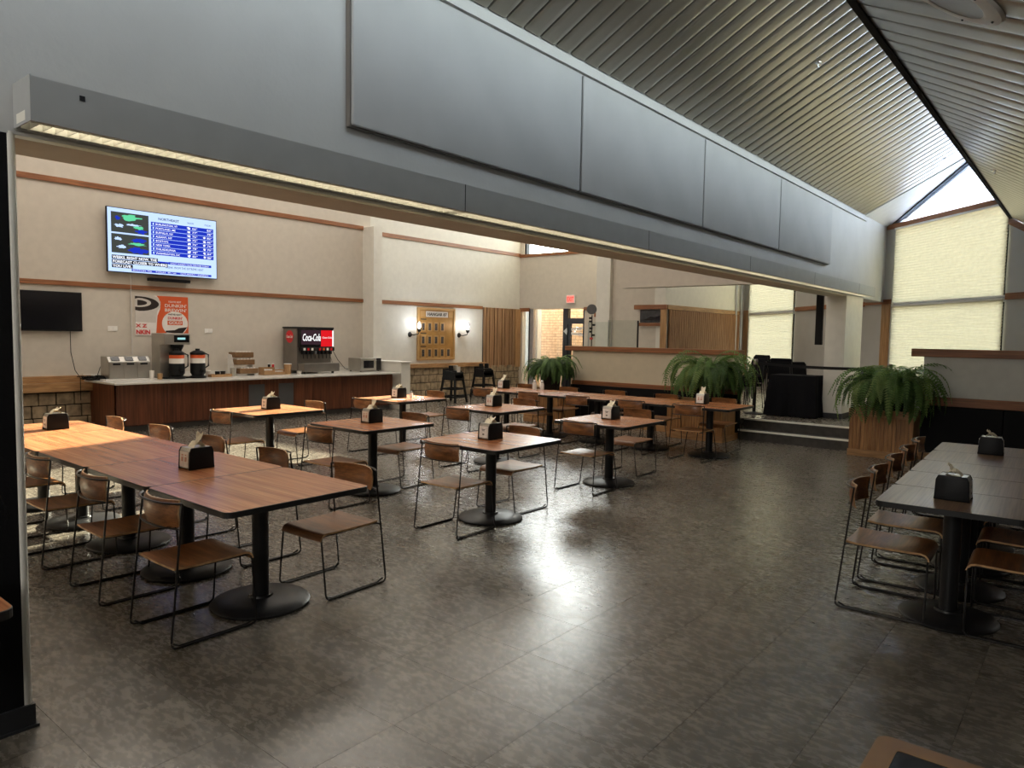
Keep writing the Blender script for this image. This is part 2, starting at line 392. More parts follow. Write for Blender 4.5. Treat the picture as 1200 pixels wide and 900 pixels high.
# header wall between the rooms, with the black-painted stub at the left
w = MB(); w.box((-3.77, -4, 2.48), (XH, 15.9, 6.9)); struct('wall_header', w, ['wall_grey'])
w = MB(); w.box((-3.768, -4, 0), (XH-.002, .975, 2.48)); stub = struct('wall_stub', w, 'black_paint')
w = MB(); w.lathe([(.001, 0), (.02, 0), (.02, 2.40), (.001, 2.40)], (XH-.017, .985, .09), 10); w.build('corner_bead', 'wall_white', stub, smooth=True)
w = MB(); w.box((-3.77, .975, .09), (XH-.02, 1.0, 2.48)); w.build('jamb', 'wall_white', stub)
w = MB(); w.box((-3.78, -4, 0), (XH+.012, 1.01, .10)); w.box((-3.78, -4, 0), (XH+.022, 1.02, .012)); struct('baseboard_stub', w, 'cove')
w = MB(); w.box((-3.769, 1.0, 2.466), (XH-.001, 13.2, 2.479)); struct('trim_soffit', w, 'soffit')
w = MB(); w.box((-3.77, 13.22, .335), (XH, 14.32, 2.48)); colm = struct('wall_column', w, 'wall_white')
w = MB(); w.box((-3.785, 13.205, .336), (XH+.015, 14.33, .43)); struct('baseboard_column', w, 'cove')
w = MB(); w.box((-3.72, 14.33, .336), (XH-.0, 15.3, 1.05), 0); w.box((-3.74, 14.33, 1.05), (XH+.03, 15.32, 1.09), 1); struct('wall_ledge', w, ['wall_white', 'cove'])
# small cornice line above the acoustic panels
w = MB(); w.box((XH, -4, 3.862), (XH+.03, 14.2, 3.885)); struct('trim_panel_rail', w, 'wall_grey')

# canted window wall
def wall_piece(mb, x0, x1, z0, z1, d0=0, d1=.25, mi=0):
    mb.hexa([wp(x0, z0, d0), wp(x1, z0, d0), wp(x1, z0, d1), wp(x0, z0, d1), wp(x0, z1, d0), wp(x1, z1, d0), wp(x1, z1, d1), wp(x0, z1, d1)], mi)
w = MB()
wall_piece(w, -8.45, -7.93, 0, 6.9); wall_piece(w, -7.93, -6.0, 0, .75); wall_piece(w, -7.93, -6.0, 4.7, 6.9)
wall_piece(w, -6.0, -3.77, 0, 6.9); wall_piece(w, -3.77, -3.4, 0, 3.99); wall_piece(w, -3.4, -3.26, 0, 3.93); wall_piece(w, -3.26, -1.2, 0, .75)
w.poly_prism([wp(-1.2, 0), wp(1.6, 0), wp(1.6, ceil_r(1.6)), wp(-1.2, ceil_r(-1.2)+.0)], NW*.25)
struct('wall_window', w, 'wall_grey')
w = MB(); w.box((1.3, 8.5, 0), (4.2, 11.4, 2.6)); struct('wall_right_far', w, 'wall_grey')
w = MB(); w.box((3.5, -4, 0), (3.8, 8.6, 2.6)); struct('wall_right', w, 'wall_grey')
w = MB(); w.box((-3.6, -4.3, 0), (3.8, -4.0, 5.4)); struct('wall_rear', w, 'wall_grey')

# ---- ceilings
w = MB(); z0, z1 = 6.8, 7.0
w.box((-14.1, -.1, z0), (-3.6, 17.4, z1))
w.poly_prism([(-9.0, 17.4, z0), (-3.6, 17.4, z0), (-3.6, 16.2, z0), (-8.3, 21.0, z0), (-9, 21, z0)], (0, 0, z1-z0))
struct('ceiling_dining', w, 'wall_white')
# sloped slat ceiling on the left of the nave
XT = -1.02
w = MB()
def slope_l(mb, x0, x1, y0, y1, t0_, t1_, mi=0, y1b=None):
    y1b = y1 if y1b is None else y1b
    mb.hexa([(x0, y0, ceil_l(x0)+t0_), (x1, y0, ceil_l(x1)+t0_), (x1, y1b, ceil_l(x1)+t0_), (x0, y1, ceil_l(x0)+t0_),
             (x0, y0, ceil_l(x0)+t1_), (x1, y0, ceil_l(x1)+t1_), (x1, y1b, ceil_l(x1)+t1_), (x0, y1, ceil_l(x0)+t1_)], mi)
slope_l(w, XH-.3, XT, -4.2, 16.2, .05, .25, y1b=14.0)
ceilL = struct('ceiling', w, 'slat_back')
w = MB(); slope_l(w, XH, XT, 14.18, 15.9, .0, .04, y1b=13.48+.03); struct('ceiling_soffit', w, 'wall_white')
PS = .2013; ja = 3.852
sl = MB(); x0, x1 = XH+.012, XT
e_ = .007
e_ = .010; rows = []
for f_, dz in ((0, .022), (0, .005), (.04, .0002), (.25, -.0006), (.5, -.0009), (.75, -.0006), (.96, .0002), (1, .005), (1, .022)):
    yy = e_+(PS-2*e_)*f_; rows.append([(x0, yy, ceil_l(x0)+dz), (x1, yy, ceil_l(x1)+dz)])
sl.quadgrid(rows)
proto = None
for k in range(-39, 52):
    y = ja+k*PS
    if y+PS > 14.19: break
    if proto is None: proto = sl.build('ceiling_slat', 'slat', ceilL, loc=(0, y, 0), smooth=True); o = proto
    else: o = proto.copy(); COL.objects.link(o)
    # if rolled about its own long line each board catches the light a little differently
    o.location = (0, y, 0); 
# right-hand roof, lower, boards running obliquely
w = MB()
w.hexa([(XE, -4.2, ceil_r(XE)+.04), (.56, -4.2, ceil_r(.56)+.04), (.56, 11.9, ceil_r(.56)+.04), (XE, 13.72, ceil_r(XE)+.04),
        (XE, -4.2, ceil_r(XE)+.2), (.56, -4.2, ceil_r(.56)+.2), (.56, 11.9, ceil_r(.56)+.2), (XE, 13.72, ceil_r(XE)+.2)])
w.box((.56, -4.2, 2.4), (4.2, 11.9, 2.6))
ceilR = struct('ceiling', w, 'slat_back')
w = MB(); w.box((XE-.035, -4.2, ZE-.02), (XE+.004, 13.66, ZE+.22)); w.build('fascia', 'slat_back', ceilR)
x0, x1 = XE-.0, .56; dy = -.78*(x1-x0); PR = .2095
sl = MB(); e_ = .009
e_ = .012; rows = []
for f_, dz in ((0, .022), (0, .005), (.04, .0002), (.25, -.0006), (.5, -.0009), (.75, -.0006), (.96, .0002), (1, .005), (1, .022)):
    yy = e_+(PR-2*e_)*f_; rows.append([(x0, yy, ceil_r(x0)+dz), (x1, yy+dy, ceil_r(x1)+dz)])
sl.quadgrid(rows)
proto = None
for k in range(-40, 40):
    y = 5.416+k*PR
    if y+PR > 13.63: break
    if proto is None: proto = sl.build('ceiling_slat', 'slat', ceilR, loc=(0, y, 0), smooth=True); o = proto
    else: o = proto.copy(); COL.objects.link(o)
    o.location = (0, y, 0)
# clerestory above the right-hand roof edge
cl = tag(empty('window_3'), kind='structure')
w = MB(); w.box((XE+.02, -4, ZE+.2), (XE+.05, 13.6, ZE+.28)); w.box((XE+.02, -4, ceil_l(XT)-.02), (XE+.06, 13.6, ceil_l(XT)+.12))
for k in range(14): w.box((XE+.02, -3.9+k*1.33, ZE+.2), (XE+.05, -3.84+k*1.33, ceil_l(XT)))
w.build('frame', 'frame_black', cl)
w = MB(); w.box((XE+.03, -4, ZE+.25), (XE+.036, 13.6, ceil_l(XT)));  w.build('pane', 'glass', cl)

# ---- windows in the canted wall
def window(idx, x0, x1, zt):
    r = tag(empty('window_%d' % idx), kind='structure')
    for nm, a in (('side_frame', (x0, x0+.05, .75, zt)), ('side_frame', (x1-.05, x1, .75, zt)), ('transom', (x0+.05, x1-.05, 2.36, 2.46)), ('sill', (x0+.05, x1-.05, .75, .82))):
        q = MB(); wall_piece(q, a[0], a[1], a[2], a[3], .02, .14); q.build(nm, 'alu' if nm != 'sill' else 'trim_oak', r)
    for z_ in ((.82, 2.36), (2.46, zt-.02)):
        q = MB(); wall_piece(q, x0+.05, x1-.05, z_[0], z_[1], .11, .116); q.build('pane', 'glass', r)
    return r
w1 = window(1, -3.26, -1.2, 3.90)
window(2, -7.93, -6.0, 4.7)
# glazed gable over window 1
q = MB(); wall_piece(q, -3.40, -1.2, 3.90, 3.99, -.05, .2); q.build('gable_sill', 'trim_wood', w1)
q = MB(); q.poly_prism([wp(-3.36, 3.99, .1), wp(XE, 3.99, .1), wp(XE, ceil_l(XE), .1)], NW*.006); q.build('gable_pane', 'frost', w1)
q = MB(); q.poly_prism([wp(-3.42, ceil_l(-3.42)+.04, .02), wp(-3.38, ceil_l(-3.42)-.00, .02), wp(XT, ceil_l(XT)-.015, .02), wp(XT, ceil_l(XT)+.04, .02)], NW*.12); q.build('rake_frame', 'frame_black', w1)
q = MB(); q.poly_prism([wp(-3.10, ceil_l(-3.10)-.085, .02), wp(-3.08, ceil_l(-3.10)-.10, .02), wp(XT, ceil_l(XT)-.13, .02), wp(XT, ceil_l(XT)-.11, .02)], NW*.1); q.build('rake_bar', 'alu', w1)

def blind(x0, x1, z0, z1, label):
    mb = MB(); rows = []; n = int((z1-z0)/.024)
    for i in range(n+1):
        z = z0+(z1-z0)*i/n; d = -.042 if i % 2 else -.034
        rows.append([wp(x0, z, d), wp(x1, z, d)])
    mb.quadgrid(rows)
    r = thing('window_blind', label, 'blind', tuple(wp((x0+x1)/2, z0)), group='pleated blinds of the canted window wall')
    o = mb.build('pleats', 'blind'); o.parent = r; o.location = -r.location; tag(o, kind='stuff')
    q = MB(); wall_piece(q, x0, x1, z1, z1+.03, -.06, -.015); o = q.build('head_rail', 'white_plastic'); o.parent = r; o.location = -r.location
    q = MB(); wall_piece(q, x0, x1, z0-.02, z0, -.05, -.02); o = q.build('bottom_rail', 'white_plastic'); o.parent = r; o.location = -r.location
blind(-3.21, -1.22, 2.45, 3.87, 'upper cream pleated blind below the glazed gable at the right')
blind(-3.21, -1.22, .80, 2.38, 'lower cream pleated blind behind the fern at the right')
blind(-7.90, -6.03, 2.45, 4.66, 'upper cream pleated blind of the distant window behind the column')
blind(-7.88, -6.03, .80, 2.38, 'lower cream pleated blind behind the stacked black chairs')

# timber rails on walls
def rail(name, a, b, m_='trim_wood', **kw):
    q = MB(); q.box(a, b); return struct(name, q, m_, bevel=.004, **kw)
rail('trim_1', (-13.35, .3, 4.07), (-13.32, 10.73, 4.16)); rail('trim_2', (-13.35, .3, 2.405), (-13.32, 10.73, 2.485))
rail('trim_3', (-13.8, 10.98, 4.07), (-13.77, 17.1, 4.17)); rail('trim_4', (-13.8, 10.98, 2.43), (-13.77, 15.4, 2.52))
rail('trim_5', (-13.8, 17.06, 4.05), (-10.2, 17.1, 4.14)); rail('trim_6', (-13.77, 17.07, 2.42), (-13.40, 17.1, 2.53), 'trim_wood')
rail('trim_7', (-11.42, 17.05, 2.44), (-11.05, 17.1, 2.53)); rail('trim_8', (-11.06, 17.04, 2.25), (-11.0, 17.1, 2.53))
def rail_w(name, x0, x1, z0, z1, m_, d=-.03):
    q = MB(); wall_piece(q, x0, x1, z0, z1, d, 0); return struct(name, q, m_)
rail_w('trim_9', -5.99, -3.9, 2.415, 2.515, 'trim_wood'); rail_w('trim_10', -3.95, -3.27, 2.44, 2.53, 'trim_wood')
rail_w('trim_11', -1.19, -.2, 2.38, 2.48, 'trim_wood', -.05); rail_w('trim_12', -3.46, -3.28, .34, 2.44, 'trim_oak_v', -.025)
rail_w('trim_13', -8.18, -7.98, .34, 2.53, 'trim_oak_v', -.02)
q = MB(); q.poly_prism([wp(-1.21, ceil_r(-1.21)-.10, -.05), wp(.3, ceil_r(.3)-.10, -.05), wp(.3, ceil_r(.3)+.02, -.05), wp(-1.21, ceil_r(-1.21)+.0, -.05)], NW*.05); struct('trim_14', q, 'trim_wood')
rail('trim_15', (-8.2, 15.85, 2.39), (-8.17, 20.5, 2.50), 'trim_oak')
rail('trim_16', (-9.06, 15.76, 2.39), (-8.17, 15.8, 2.50), 'trim_wood')
rail('trim_17', (-8.33, 15.77, .34), (-8.17, 15.80, 2.39), 'trim_oak_v')
rail('trim_18', (-8.97, 15.8, 1.98), (-8.33, 15.83, 2.06), 'trim_wood')
q = MB(); q.tube([(-8.16, 20.0, .34), (-8.16, 20.0, 4.9)], .03, 10); q.tube([(-8.13, 20.3, .34), (-8.13, 20.3, 4.9)], .03, 10); struct('trim_19', q, 'alu')

# lattice screen of fine battens on the far side wall
lt = thing('batten_screen', 'oak batten screen on the side wall behind the middle fern', 'screen', (-8.196, 18.1, 1.2))
q = MB()
for k in range(48): q.box((.012, -2.17+k*.0905, -.84), (.05, -2.115+k*.0905, 1.18))
o = q.build('batten', 'lattice', lt); tag(o, kind='stuff')
q = MB(); q.box((0, -2.2, -.86), (.012, 2.2, 1.19)); q.build('backing', 'stone_gap', lt)
# framed picture above the service hatch
pc = thing('wall_picture', 'dark landscape picture under the wood rail beside the batten screen', 'picture', (-8.65, 15.88, 2.22))
q = MB(); q.box((-.29, -.01, -.15), (.29, .01, .16)); q.build('picture_frame', 'frame_black', pc)
q = MB(); q.box((-.27, -.014, -.13), (.27, -.01, .14)); q.build('print', 'photo_land', pc)
q = MB(); q.poly_prism([(-.27, -.018, -.1), (.27, -.018, -.1), (.27, -.018, .02), (.1, -.018, -.02), (.0, -.018, .0), (-.12, -.018, -.06)], (0, .003, 0)); q.build('hill_print', 'gloss_black', pc)

# wood slat panel in the corner by the exit
sp = thing('slat_panel', 'vertical wood slat panel in the corner by the exit', 'panel', (-13.8, 16.2, 1.6))
q = MB(); q.box((.0, -.78, -.83), (.02, .85, .89)); q.build('backing', 'stone_gap', sp)
q = MB(); q.box((.0, .62, -.85), (.09, .86, .89)); q.build('end_board', 'trim_oak_v', sp)
q = MB()
for k in range(12):
    q2 = MB(); y = -.77+k*.115; q2.box((.02, y, -.84), (.055 + .012*(k % 3), y+.088, .89)); q2.build('slat', 'slat_wood', sp)

# stone wainscots: blocks as pieces, wooden caps
def wainscot(name, x, y0, y1, zcap, capm, rows, bw, bh):
    b = MB(); b.box((x, y0, 0), (x+.03, y1, zcap)); s = struct(name, b, 'stone_gap')
    z = 0.02
    for r_ in range(rows):
        h = bh; y = y0 - (r_ % 2)*bw*.5 - random.uniform(0, .1)
        while y < y1:
            wd = bw*random.uniform(.85, 1.15); a_, b_ = max(y, y0), min(y+wd, y1)
            if b_-a_ > .04:
                q = MB(); d = random.uniform(.045, .06); q.box((x+.03, a_+.008, z+.008), (x+d+.02, b_-.008, z+h-.008)); q.build('stone_block', 'stone', s, bevel=.008)
            y += wd
        z += h
    return s
wainscot('wall_wainscot_1', -13.35, 2.6, 4.865, .655, 0, 3, .255, .205)
q = MB(); q.box((-13.35, 2.6, .655), (-13.18, 4.866, .80)); struct('trim_20', q, 'trim_oak', bevel=.005)
q = MB(); q.box((-13.35, 2.6, .80), (-13.27, 4.866, .91)); struct('trim_21', q, 'trim_oak', bevel=.005)
wainscot('wall_wainscot_2', -13.8, 11.05, 17.05, .80, 0, 4, .27, .20)
q = MB(); q.box((-13.8, 11.05, .81), (-13.66, 15.45, .92)); struct('trim_22', q, 'trim_oak', bevel=.005)
# sconce wall top-out: low dark base
q = MB(); q.box((-13.79, 11.05, 0), (-13.7, 17.1, .02)); struct('baseboard_left', q, 'cove')

# ---- storefront at the exit
d1 = tag(empty('door_1', (0, 17.1, 0)), kind='structure')
def pbox(nm, a, b, m_, par=d1):
    q = MB(); q.box(a, b); return q.build(nm, m_, par)
pbox('post', (-13.42, .05, 0), (-13.30, .20, 2.5), 'alu'); pbox('post', (-13.47, .05, 0), (-13.42, .2, 2.5), 'frame_black'); pbox('pane', (-13.78, .12, .1), (-13.47, .126, 2.5), 'glass')
pbox('post', (-12.20, .05, 0), (-12.04, .2, 2.5), 'frame_black'); pbox('post', (-11.50, .05, 0), (-11.42, .2, 2.5), 'frame_black')
pbox('header_bar', (-12.04, .05, 2.06), (-11.5, .2, 2.22), 'frame_black'); pbox('sill_bar', (-13.3, .05, 0), (-12.2, .2, .1), 'frame_black')
pbox('pane', (-13.3, .12, .1), (-12.2, .126, 2.5), 'glass'); pbox('pane', (-12.04, .12, 2.22), (-11.5, .126, 2.5), 'glass')
dr = pbox('door_leaf', (-12.04, .08, 0), (-11.95, .16, 2.06), 'frame_black')
pbox('pane', (-11.95, .12, .1), (-11.5, .126, 2.06), 'glass')
# etched palm-leaf decal on the door glass
q = MB()
for s in (1, -1):
    for k in range(7):
        x0_ = -12.1+k*.075; z0_ = 1.84+s*(.012+.002*k)
        q.poly_prism([(x0_, .112, z0_), (x0_+.05, .112, z0_+s*.005), (x0_+.16, .112, z0_+s*(.075+.006*k)), (x0_+.11, .112, z0_+s*(.085+.006*k))], (0, .004, 0))
q.poly_prism([(-12.16, .03, 1.84), (-12.05, .03, 1.74), (-12.03, .03, 1.84), (-12.05, .03, 1.94)], (0, .01, 0))
q.build('leaf_decal', 'decal', d1)
# high window over the exit
d2 = tag(empty('window_4', (0, 17.1, 0)), kind='structure')
pbox('pane', (-13.66, .12, 4.12), (-10.3, .126, 6.6), 'glass', d2); pbox('mullion', (-13.66, .05, 4.12), (-13.60, .2, 6.6), 'frame_black', d2)
pbox('mullion', (-12.0, .05, 4.12), (-11.97, .2, 6.6), 'frame_black', d2)
q = MB(); q.box((-14.6, 17.7, .75), (-13.55, 17.9, 3.2), 0); q.box((-14.6, 17.69, -.2), (-13.6, 17.9, .75), 1); struct('wall_outside_pier', q, ['wall_white', 'brick'])
# outdoors: brick wall, ground
q = MB(); q.box((-40, -30, -.3), (40, 60, -.26)); struct('ground', q, 'ground')
bw_ = tag(empty('wall_outside', (-17.5, 18.9, 0)), kind='structure')
q = MB(); q.box((0, .012, -.26), (8.6, .25, 3.6)); q.build('mortar', 'mortar', bw_)
q = MB()
for r_ in range(36):
    z = .02+r_*.0875
    for c in range(38):
        x = c*.228 + (r_ % 2)*.114; q.box((x+.007, 0, z+.006), (x+.221, .03, z+.081))
tag(q.build('brick', 'brick', bw_), kind='stuff')

# ---- half walls with caps, lower black panels, wooden plinth
def half_wall(name, x0, x1, y, cap0, cap1, tr0, tr1, nb):
    q = MB(); q.box((x0, y, tr1), (x1, y+.15, cap0)); s = struct(name, q, 'wall_tan' if x0 < -5 else 'wall_right_grey')
    q = MB(); q.box((x0-.16, y-.045, cap0), (x1, y+.21, cap1)); q.build('cap', 'trim_wood', s, bevel=.004)
    q = MB(); q.box((x0, y-.03, tr0), (x1, y+.14, tr1)); q.build('lower_rail', 'trim_wood', s, bevel=.004)
    L = (x1-x0)/nb
    for k in range(nb):
        q = MB(); q.box((x0+k*L+.003, y-.06, .11), (x0+(k+1)*L-.003, y+.12, tr0)); q.build('lower_panel', 'vinyl', s, bevel=.008)
    q = MB(); q.box((x0, y-.09, 0), (x1, y+.12, .11)); q.build('plinth', 'trim_oak', s)
    return s
half_wall('wall_half_left', -8.14, -4.72, 11.80, 1.42, 1.508, .755, .835, 3)
half_wall('wall_half_right', -1.985, 1.0, 11.80, 1.487, 1.60, .79, .915, 3)

# ================================================================== THINGS
# ---- long light trough on the header
FX = -3.245
tf = thing('strip_light', 'long grey enamelled strip light with white louvers along the header', 'light', (FX, 1.0, 2.5))
Lf = 13.3; q = MB()
q.box((-.012, 0, 0), (0, Lf, .17)); q.box((-.187, 0, .158), (-.012, Lf, .169)); q.box((-.199, 0, -.004), (-.187, Lf, .17))
q.build('housing', 'fixture', tf)
q = MB(); q.box((-.199, -.004, .0), (0, 0, .175)); o = q.build('end_cap', 'fixture', tf)
q = MB()
for y_ in (2.44, 4.88, 7.32, 9.76, 12.2): q.box((.0, y_, -.001), (.0012, y_+.006, .17))
q.build('seam_cover', 'black_metal', tf)
q = MB()
for k in range(5): q.tube([(-.10, .03+k*2.44+.02, .07), (-.10, min(Lf-.05, k*2.44+2.40), .07)], .018, 8)
q.tube([(-.10, 12.25, .07), (-.10, 13.2, .07)], .018, 8)
q.build('fluorescent_tube', 'tube', tf)
for xx in (-.16, -.04):
    q = MB(); q.box((xx-.002, .01, .0), (xx+.002, Lf, .045)); q.build('louver_rail', 'louver', tf)
lv = MB(); lv.box((-.186, 0, .002), (-.014, .002, .045)); pr = None
for k in range(290):
    if pr is None: pr = lv.build('louver_blade', 'louver', tf)
    else: pr = pr.copy(); COL.objects.link(pr)
    pr.location = (0,   .04+k*.0455, 0)
q = MB(); q.box((-.16, -.0046, .012), (-.06, -.0042, .05)); q.build('lamp_opening', 'louver', tf)
q = MB()
for (a, b) in ((.18, .12), (9.2, .1)): q.lathe([(.0001, 0), (.012, 0), (.012, .004)], (0, 0, 0), 10)
q2 = MB(); q2.box((0, .17, .118), (.004, .19, .138)); q2.build('knockout', 'black_metal', tf)

# ---- acoustic panels
ys = [(2.643, 4.955), (4.972, 7.285), (7.30, 9.62), (9.64, 11.95)]
labs = ['largest grey acoustic panel, nearest the left side', 'second grey acoustic panel from the left along the header',
        'third grey acoustic panel from the left along the header', 'farthest grey acoustic panel, bluish, near the glazed gable']
for (a, b), lb in zip(ys, labs):
    t_ = thing('acoustic_panel', lb, 'panel', (XH+.004, (a+b)/2, 3.355), group='acoustic panels on the header wall')
    h = (b-a)/2
    q = MB(); q.box((.0, -h, -.47), (.035, h, .47)); q.build('core', 'panel_edge', t_)
    q = MB(); q.box((.035, -h+.004, -.466), (.065, h-.004, .466)); q.build('fabric_face', 'panel_cloth', t_, bevel=.012, smooth=True)

# ---- chairs
def make_chair():
    r = empty('dining_chair')
    q = MB()
    def corner(a, b, c, rad=.035, n=4):
        a, b, c = Vector(a), Vector(b), Vector(c); p = b+(a-b).normalized()*rad; s = b+(c-b).normalized()*rad
        return [p.lerp(b, i/n).lerp(b.lerp(s, i/n), i/n) for i in range(n+1)]
    for s in (-1, 1):
        top = Vector((s*.235, -.175, .775)); rf = Vector((s*.25, -.255, .007)); ff = Vector((s*.25, .245, .007)); sf = Vector((s*.198, .245, .405)); sr = Vector((s*.19, -.2, .408))
        q.tube([top] + corner(top, rf, ff) + corner(rf, ff, sf) + corner(ff, sf, sr, .03) + [sr, Vector((s*.243, -.213, .41))], .0062, 6)
        q.tube([(s*.226, -.20, .0065), (s*.226, .19, .0065), (s*.232, .225, .02)], .0058, 5)
        q.tube([(s*.226, -.20, .0065), (s*.24, -.235, .03)], .0058, 5)
    pts = []
    for i in range(13):
        u_ = -1+2*i/12; pts.append((u_*.235, -.175-.075*(1-abs(u_)**3), .775))
    q.tube(pts, .0062, 6)
    pts = []
    for i in range(13):
        u_ = -1+2*i/12; pts.append((u_*.24, -.188-.052*(1-abs(u_)**2.5), .640))
    q.tube(pts, .0055, 6)
    q.build('sled_frame', 'rod', r, smooth=True)
    prof = [(-.215, .424), (-.14, .418), (-.04, .417), (.06, .417), (.15, .419), (.205, .420), (.232, .413), (.248, .397), (.256, .374)]
    rows = []; xs = [-.208, -.2, -.1, 0, .1, .2, .208]
    def pt(x, y, z, dz): return (x*(1 if y < .2 else .985), y, z+.004*(x/.2)**2+dz)
    top = [[pt(x, y, z, 0) for x in xs] for y, z in prof]
    nrm = [(0, -1)]*6 + [(-.35, -.94), (-.75, -.66), (-.98, -.2)]
    bot = [[(p[0], p[1]+.012*n_[0], p[2]+.012*n_[1]) for p in row] for row, n_ in zip(top, nrm)]
    q = MB(); q.quadgrid(top, 0); q.quadgrid([b_[::-1] for b_ in bot], 0)
    q.quadgrid([[t_[0] for t_ in top], [b_[0] for b_ in bot]], 1); q.quadgrid([[t_[-1] for t_ in top], [b_[-1] for b_ in bot]], 1)
    q.quadgrid([top[0], bot[0]], 1); q.quadgrid([top[-1], bot[-1]], 1)
    q.build('seat', ['ply', 'ply_edge'], r, smooth=True, merge=True)
    fr = []; bk = []
    for z in (.640, .66, .715, .77, .788):
        w_ = .198 if .65 < z < .78 else .190
        fr.append([(w_*u_, -.232+.055*abs(u_)**2.2+.012*((z-.715)/.07)**2, z) for u_ in (-1, -.75, -.5, -.25, 0, .25, .5, .75, 1)])
        bk.append([(p[0], p[1]-.010, p[2]) for p in fr[-1]])
    q = MB(); q.quadgrid(fr, 0); q.quadgrid(bk, 0); q.quadgrid([fr[0], bk[0]], 1); q.quadgrid([fr[-1], bk[-1]], 1)
    q.quadgrid([[a_[0] for a_ in fr], [a_[0] for a_ in bk]], 1); q.quadgrid([[a_[-1] for a_ in fr], [a_[-1] for a_ in bk]], 1)
    q.build('backrest', ['ply', 'ply_edge'], r, smooth=True, merge=True)
    return r
G1, G2, G3, G4 = 'plywood chairs of the long left table', 'plywood chairs of the small square tables', 'plywood chairs of the long rear table', 'plywood chairs of the right-hand table'
CH = [
 (-3.972, 1.975, 0, 'foremost plywood chair, nearest the camera, at the long left table', G1),
 (-4.885, 1.972, 0, 'second nearest plywood chair on the front side of the long left table', G1),
 (-5.885, 1.972, 0, 'third plywood chair on the front side of the long left table', G1),
 (-6.86, 1.972, 0, 'plywood chair half hidden by the black wall stub at the left edge', G1),
 (-7.86, 2.915, 180, 'farthest plywood chair beyond the long left table, close to the beverage counter', G1),
 (-6.89, 2.935, 180, 'shiny backed chair beyond the sunlit half of the long left table', G1),
 (-5.89, 2.93, 180, 'chair back just right of the dispenser beyond the long left table', G1),
 (-4.93, 2.915, 180, 'chair back with looped frame beyond the bare right part of the long left table', G1),
 (-3.955, 2.925, 181, 'plywood chair pulled out at the right end of the long left table', G1),
 (-7.80, 4.40, 0, 'near chair of the sunlit square table by the counter', G2),
 (-8.02, 5.47, 180, 'chair with sunlit yellow seat beyond the square table by the counter', G2),
 (-5.86, 4.36, 0, 'near chair of the square table left of the front centre table', G2),
 (-6.08, 5.46, 180, 'far chair of the square table left of the front centre table', G2),
 (-4.29, 4.47, 0, 'near chair of the front centre square table', G2),
 (-4.43, 5.42, 180, 'far chair of the front centre square table', G2),
 (-7.98, 6.60, 0, 'near chair of the square table with the salt shaker', G2),
 (-8.25, 7.93, 180, 'far chair of the square table with the salt shaker', G2),
 (-6.20, 6.66, 0, 'near chair of the square table directly behind the front centre one', G2),
 (-6.40, 7.90, 180, 'far chair of the square table directly behind the front centre one', G2),
 (-4.35, 6.62, 0, 'chair with window glare on its seat at the right square table', G2),
 (-4.53, 7.86, 180, 'far chair of the right square table', G2),
 (-8.24, 9.39, 0, 'leftmost near chair of the long rear table', G3), (-7.22, 9.38, 0, 'second near chair from the left at the long rear table', G3),
 (-6.26, 9.38, 0, 'middle near chair of the long rear table', G3), (-5.30, 9.36, 0, 'second near chair from the right at the long rear table', G3),
 (-4.38, 9.36, 0, 'rightmost near chair of the long rear table', G3),
 (-8.36, 10.42, 180, 'leftmost far chair of the long rear table, under the left fern', G3), (-7.38, 10.41, 180, 'second far chair from the left at the long rear table', G3),
 (-6.40, 10.39, 180, 'middle far chair of the long rear table', G3), (-5.41, 10.36, 180, 'second far chair from the right at the long rear table', G3),
 (-4.45, 10.38, 180, 'rightmost far chair of the long rear table, in front of the middle fern', G3),
]
ang = R(2.3)
def rt(u_, v_): return (-1.02+u_*math.cos(ang)-v_*math.sin(ang), 4.715+u_*math.sin(ang)+v_*math.cos(ang))
ords = ['foremost', 'second', 'middle', 'fourth', 'farthest']
for k in range(5):
    x, y = rt(.04, .345+k*.655)
    CH.append((x, y, -90+2.3, '%s plywood chair on the open left side of the right-hand table' % ords[k], G4))
for k in range(5):
    x, y = rt(.735, .325+k*.655)
    CH.append((x, y, 90+2.3, '%s plywood chair on the far side of the right-hand table, cut by the frame' % ords[k], G4))
ch0 = make_chair(); ch0['category'] = 'chair'
for i, (x, y, a, lb, gr) in enumerate(CH):
    o = ch0 if i == 0 else copy_tree(ch0)
    jit = 0 if gr == G4 else random.uniform(-1.5, 1.5)
    o.location = (x, y, 0); o.rotation_euler = (0, 0, R(a+jit)); o['label'] = lb; o['group'] = gr
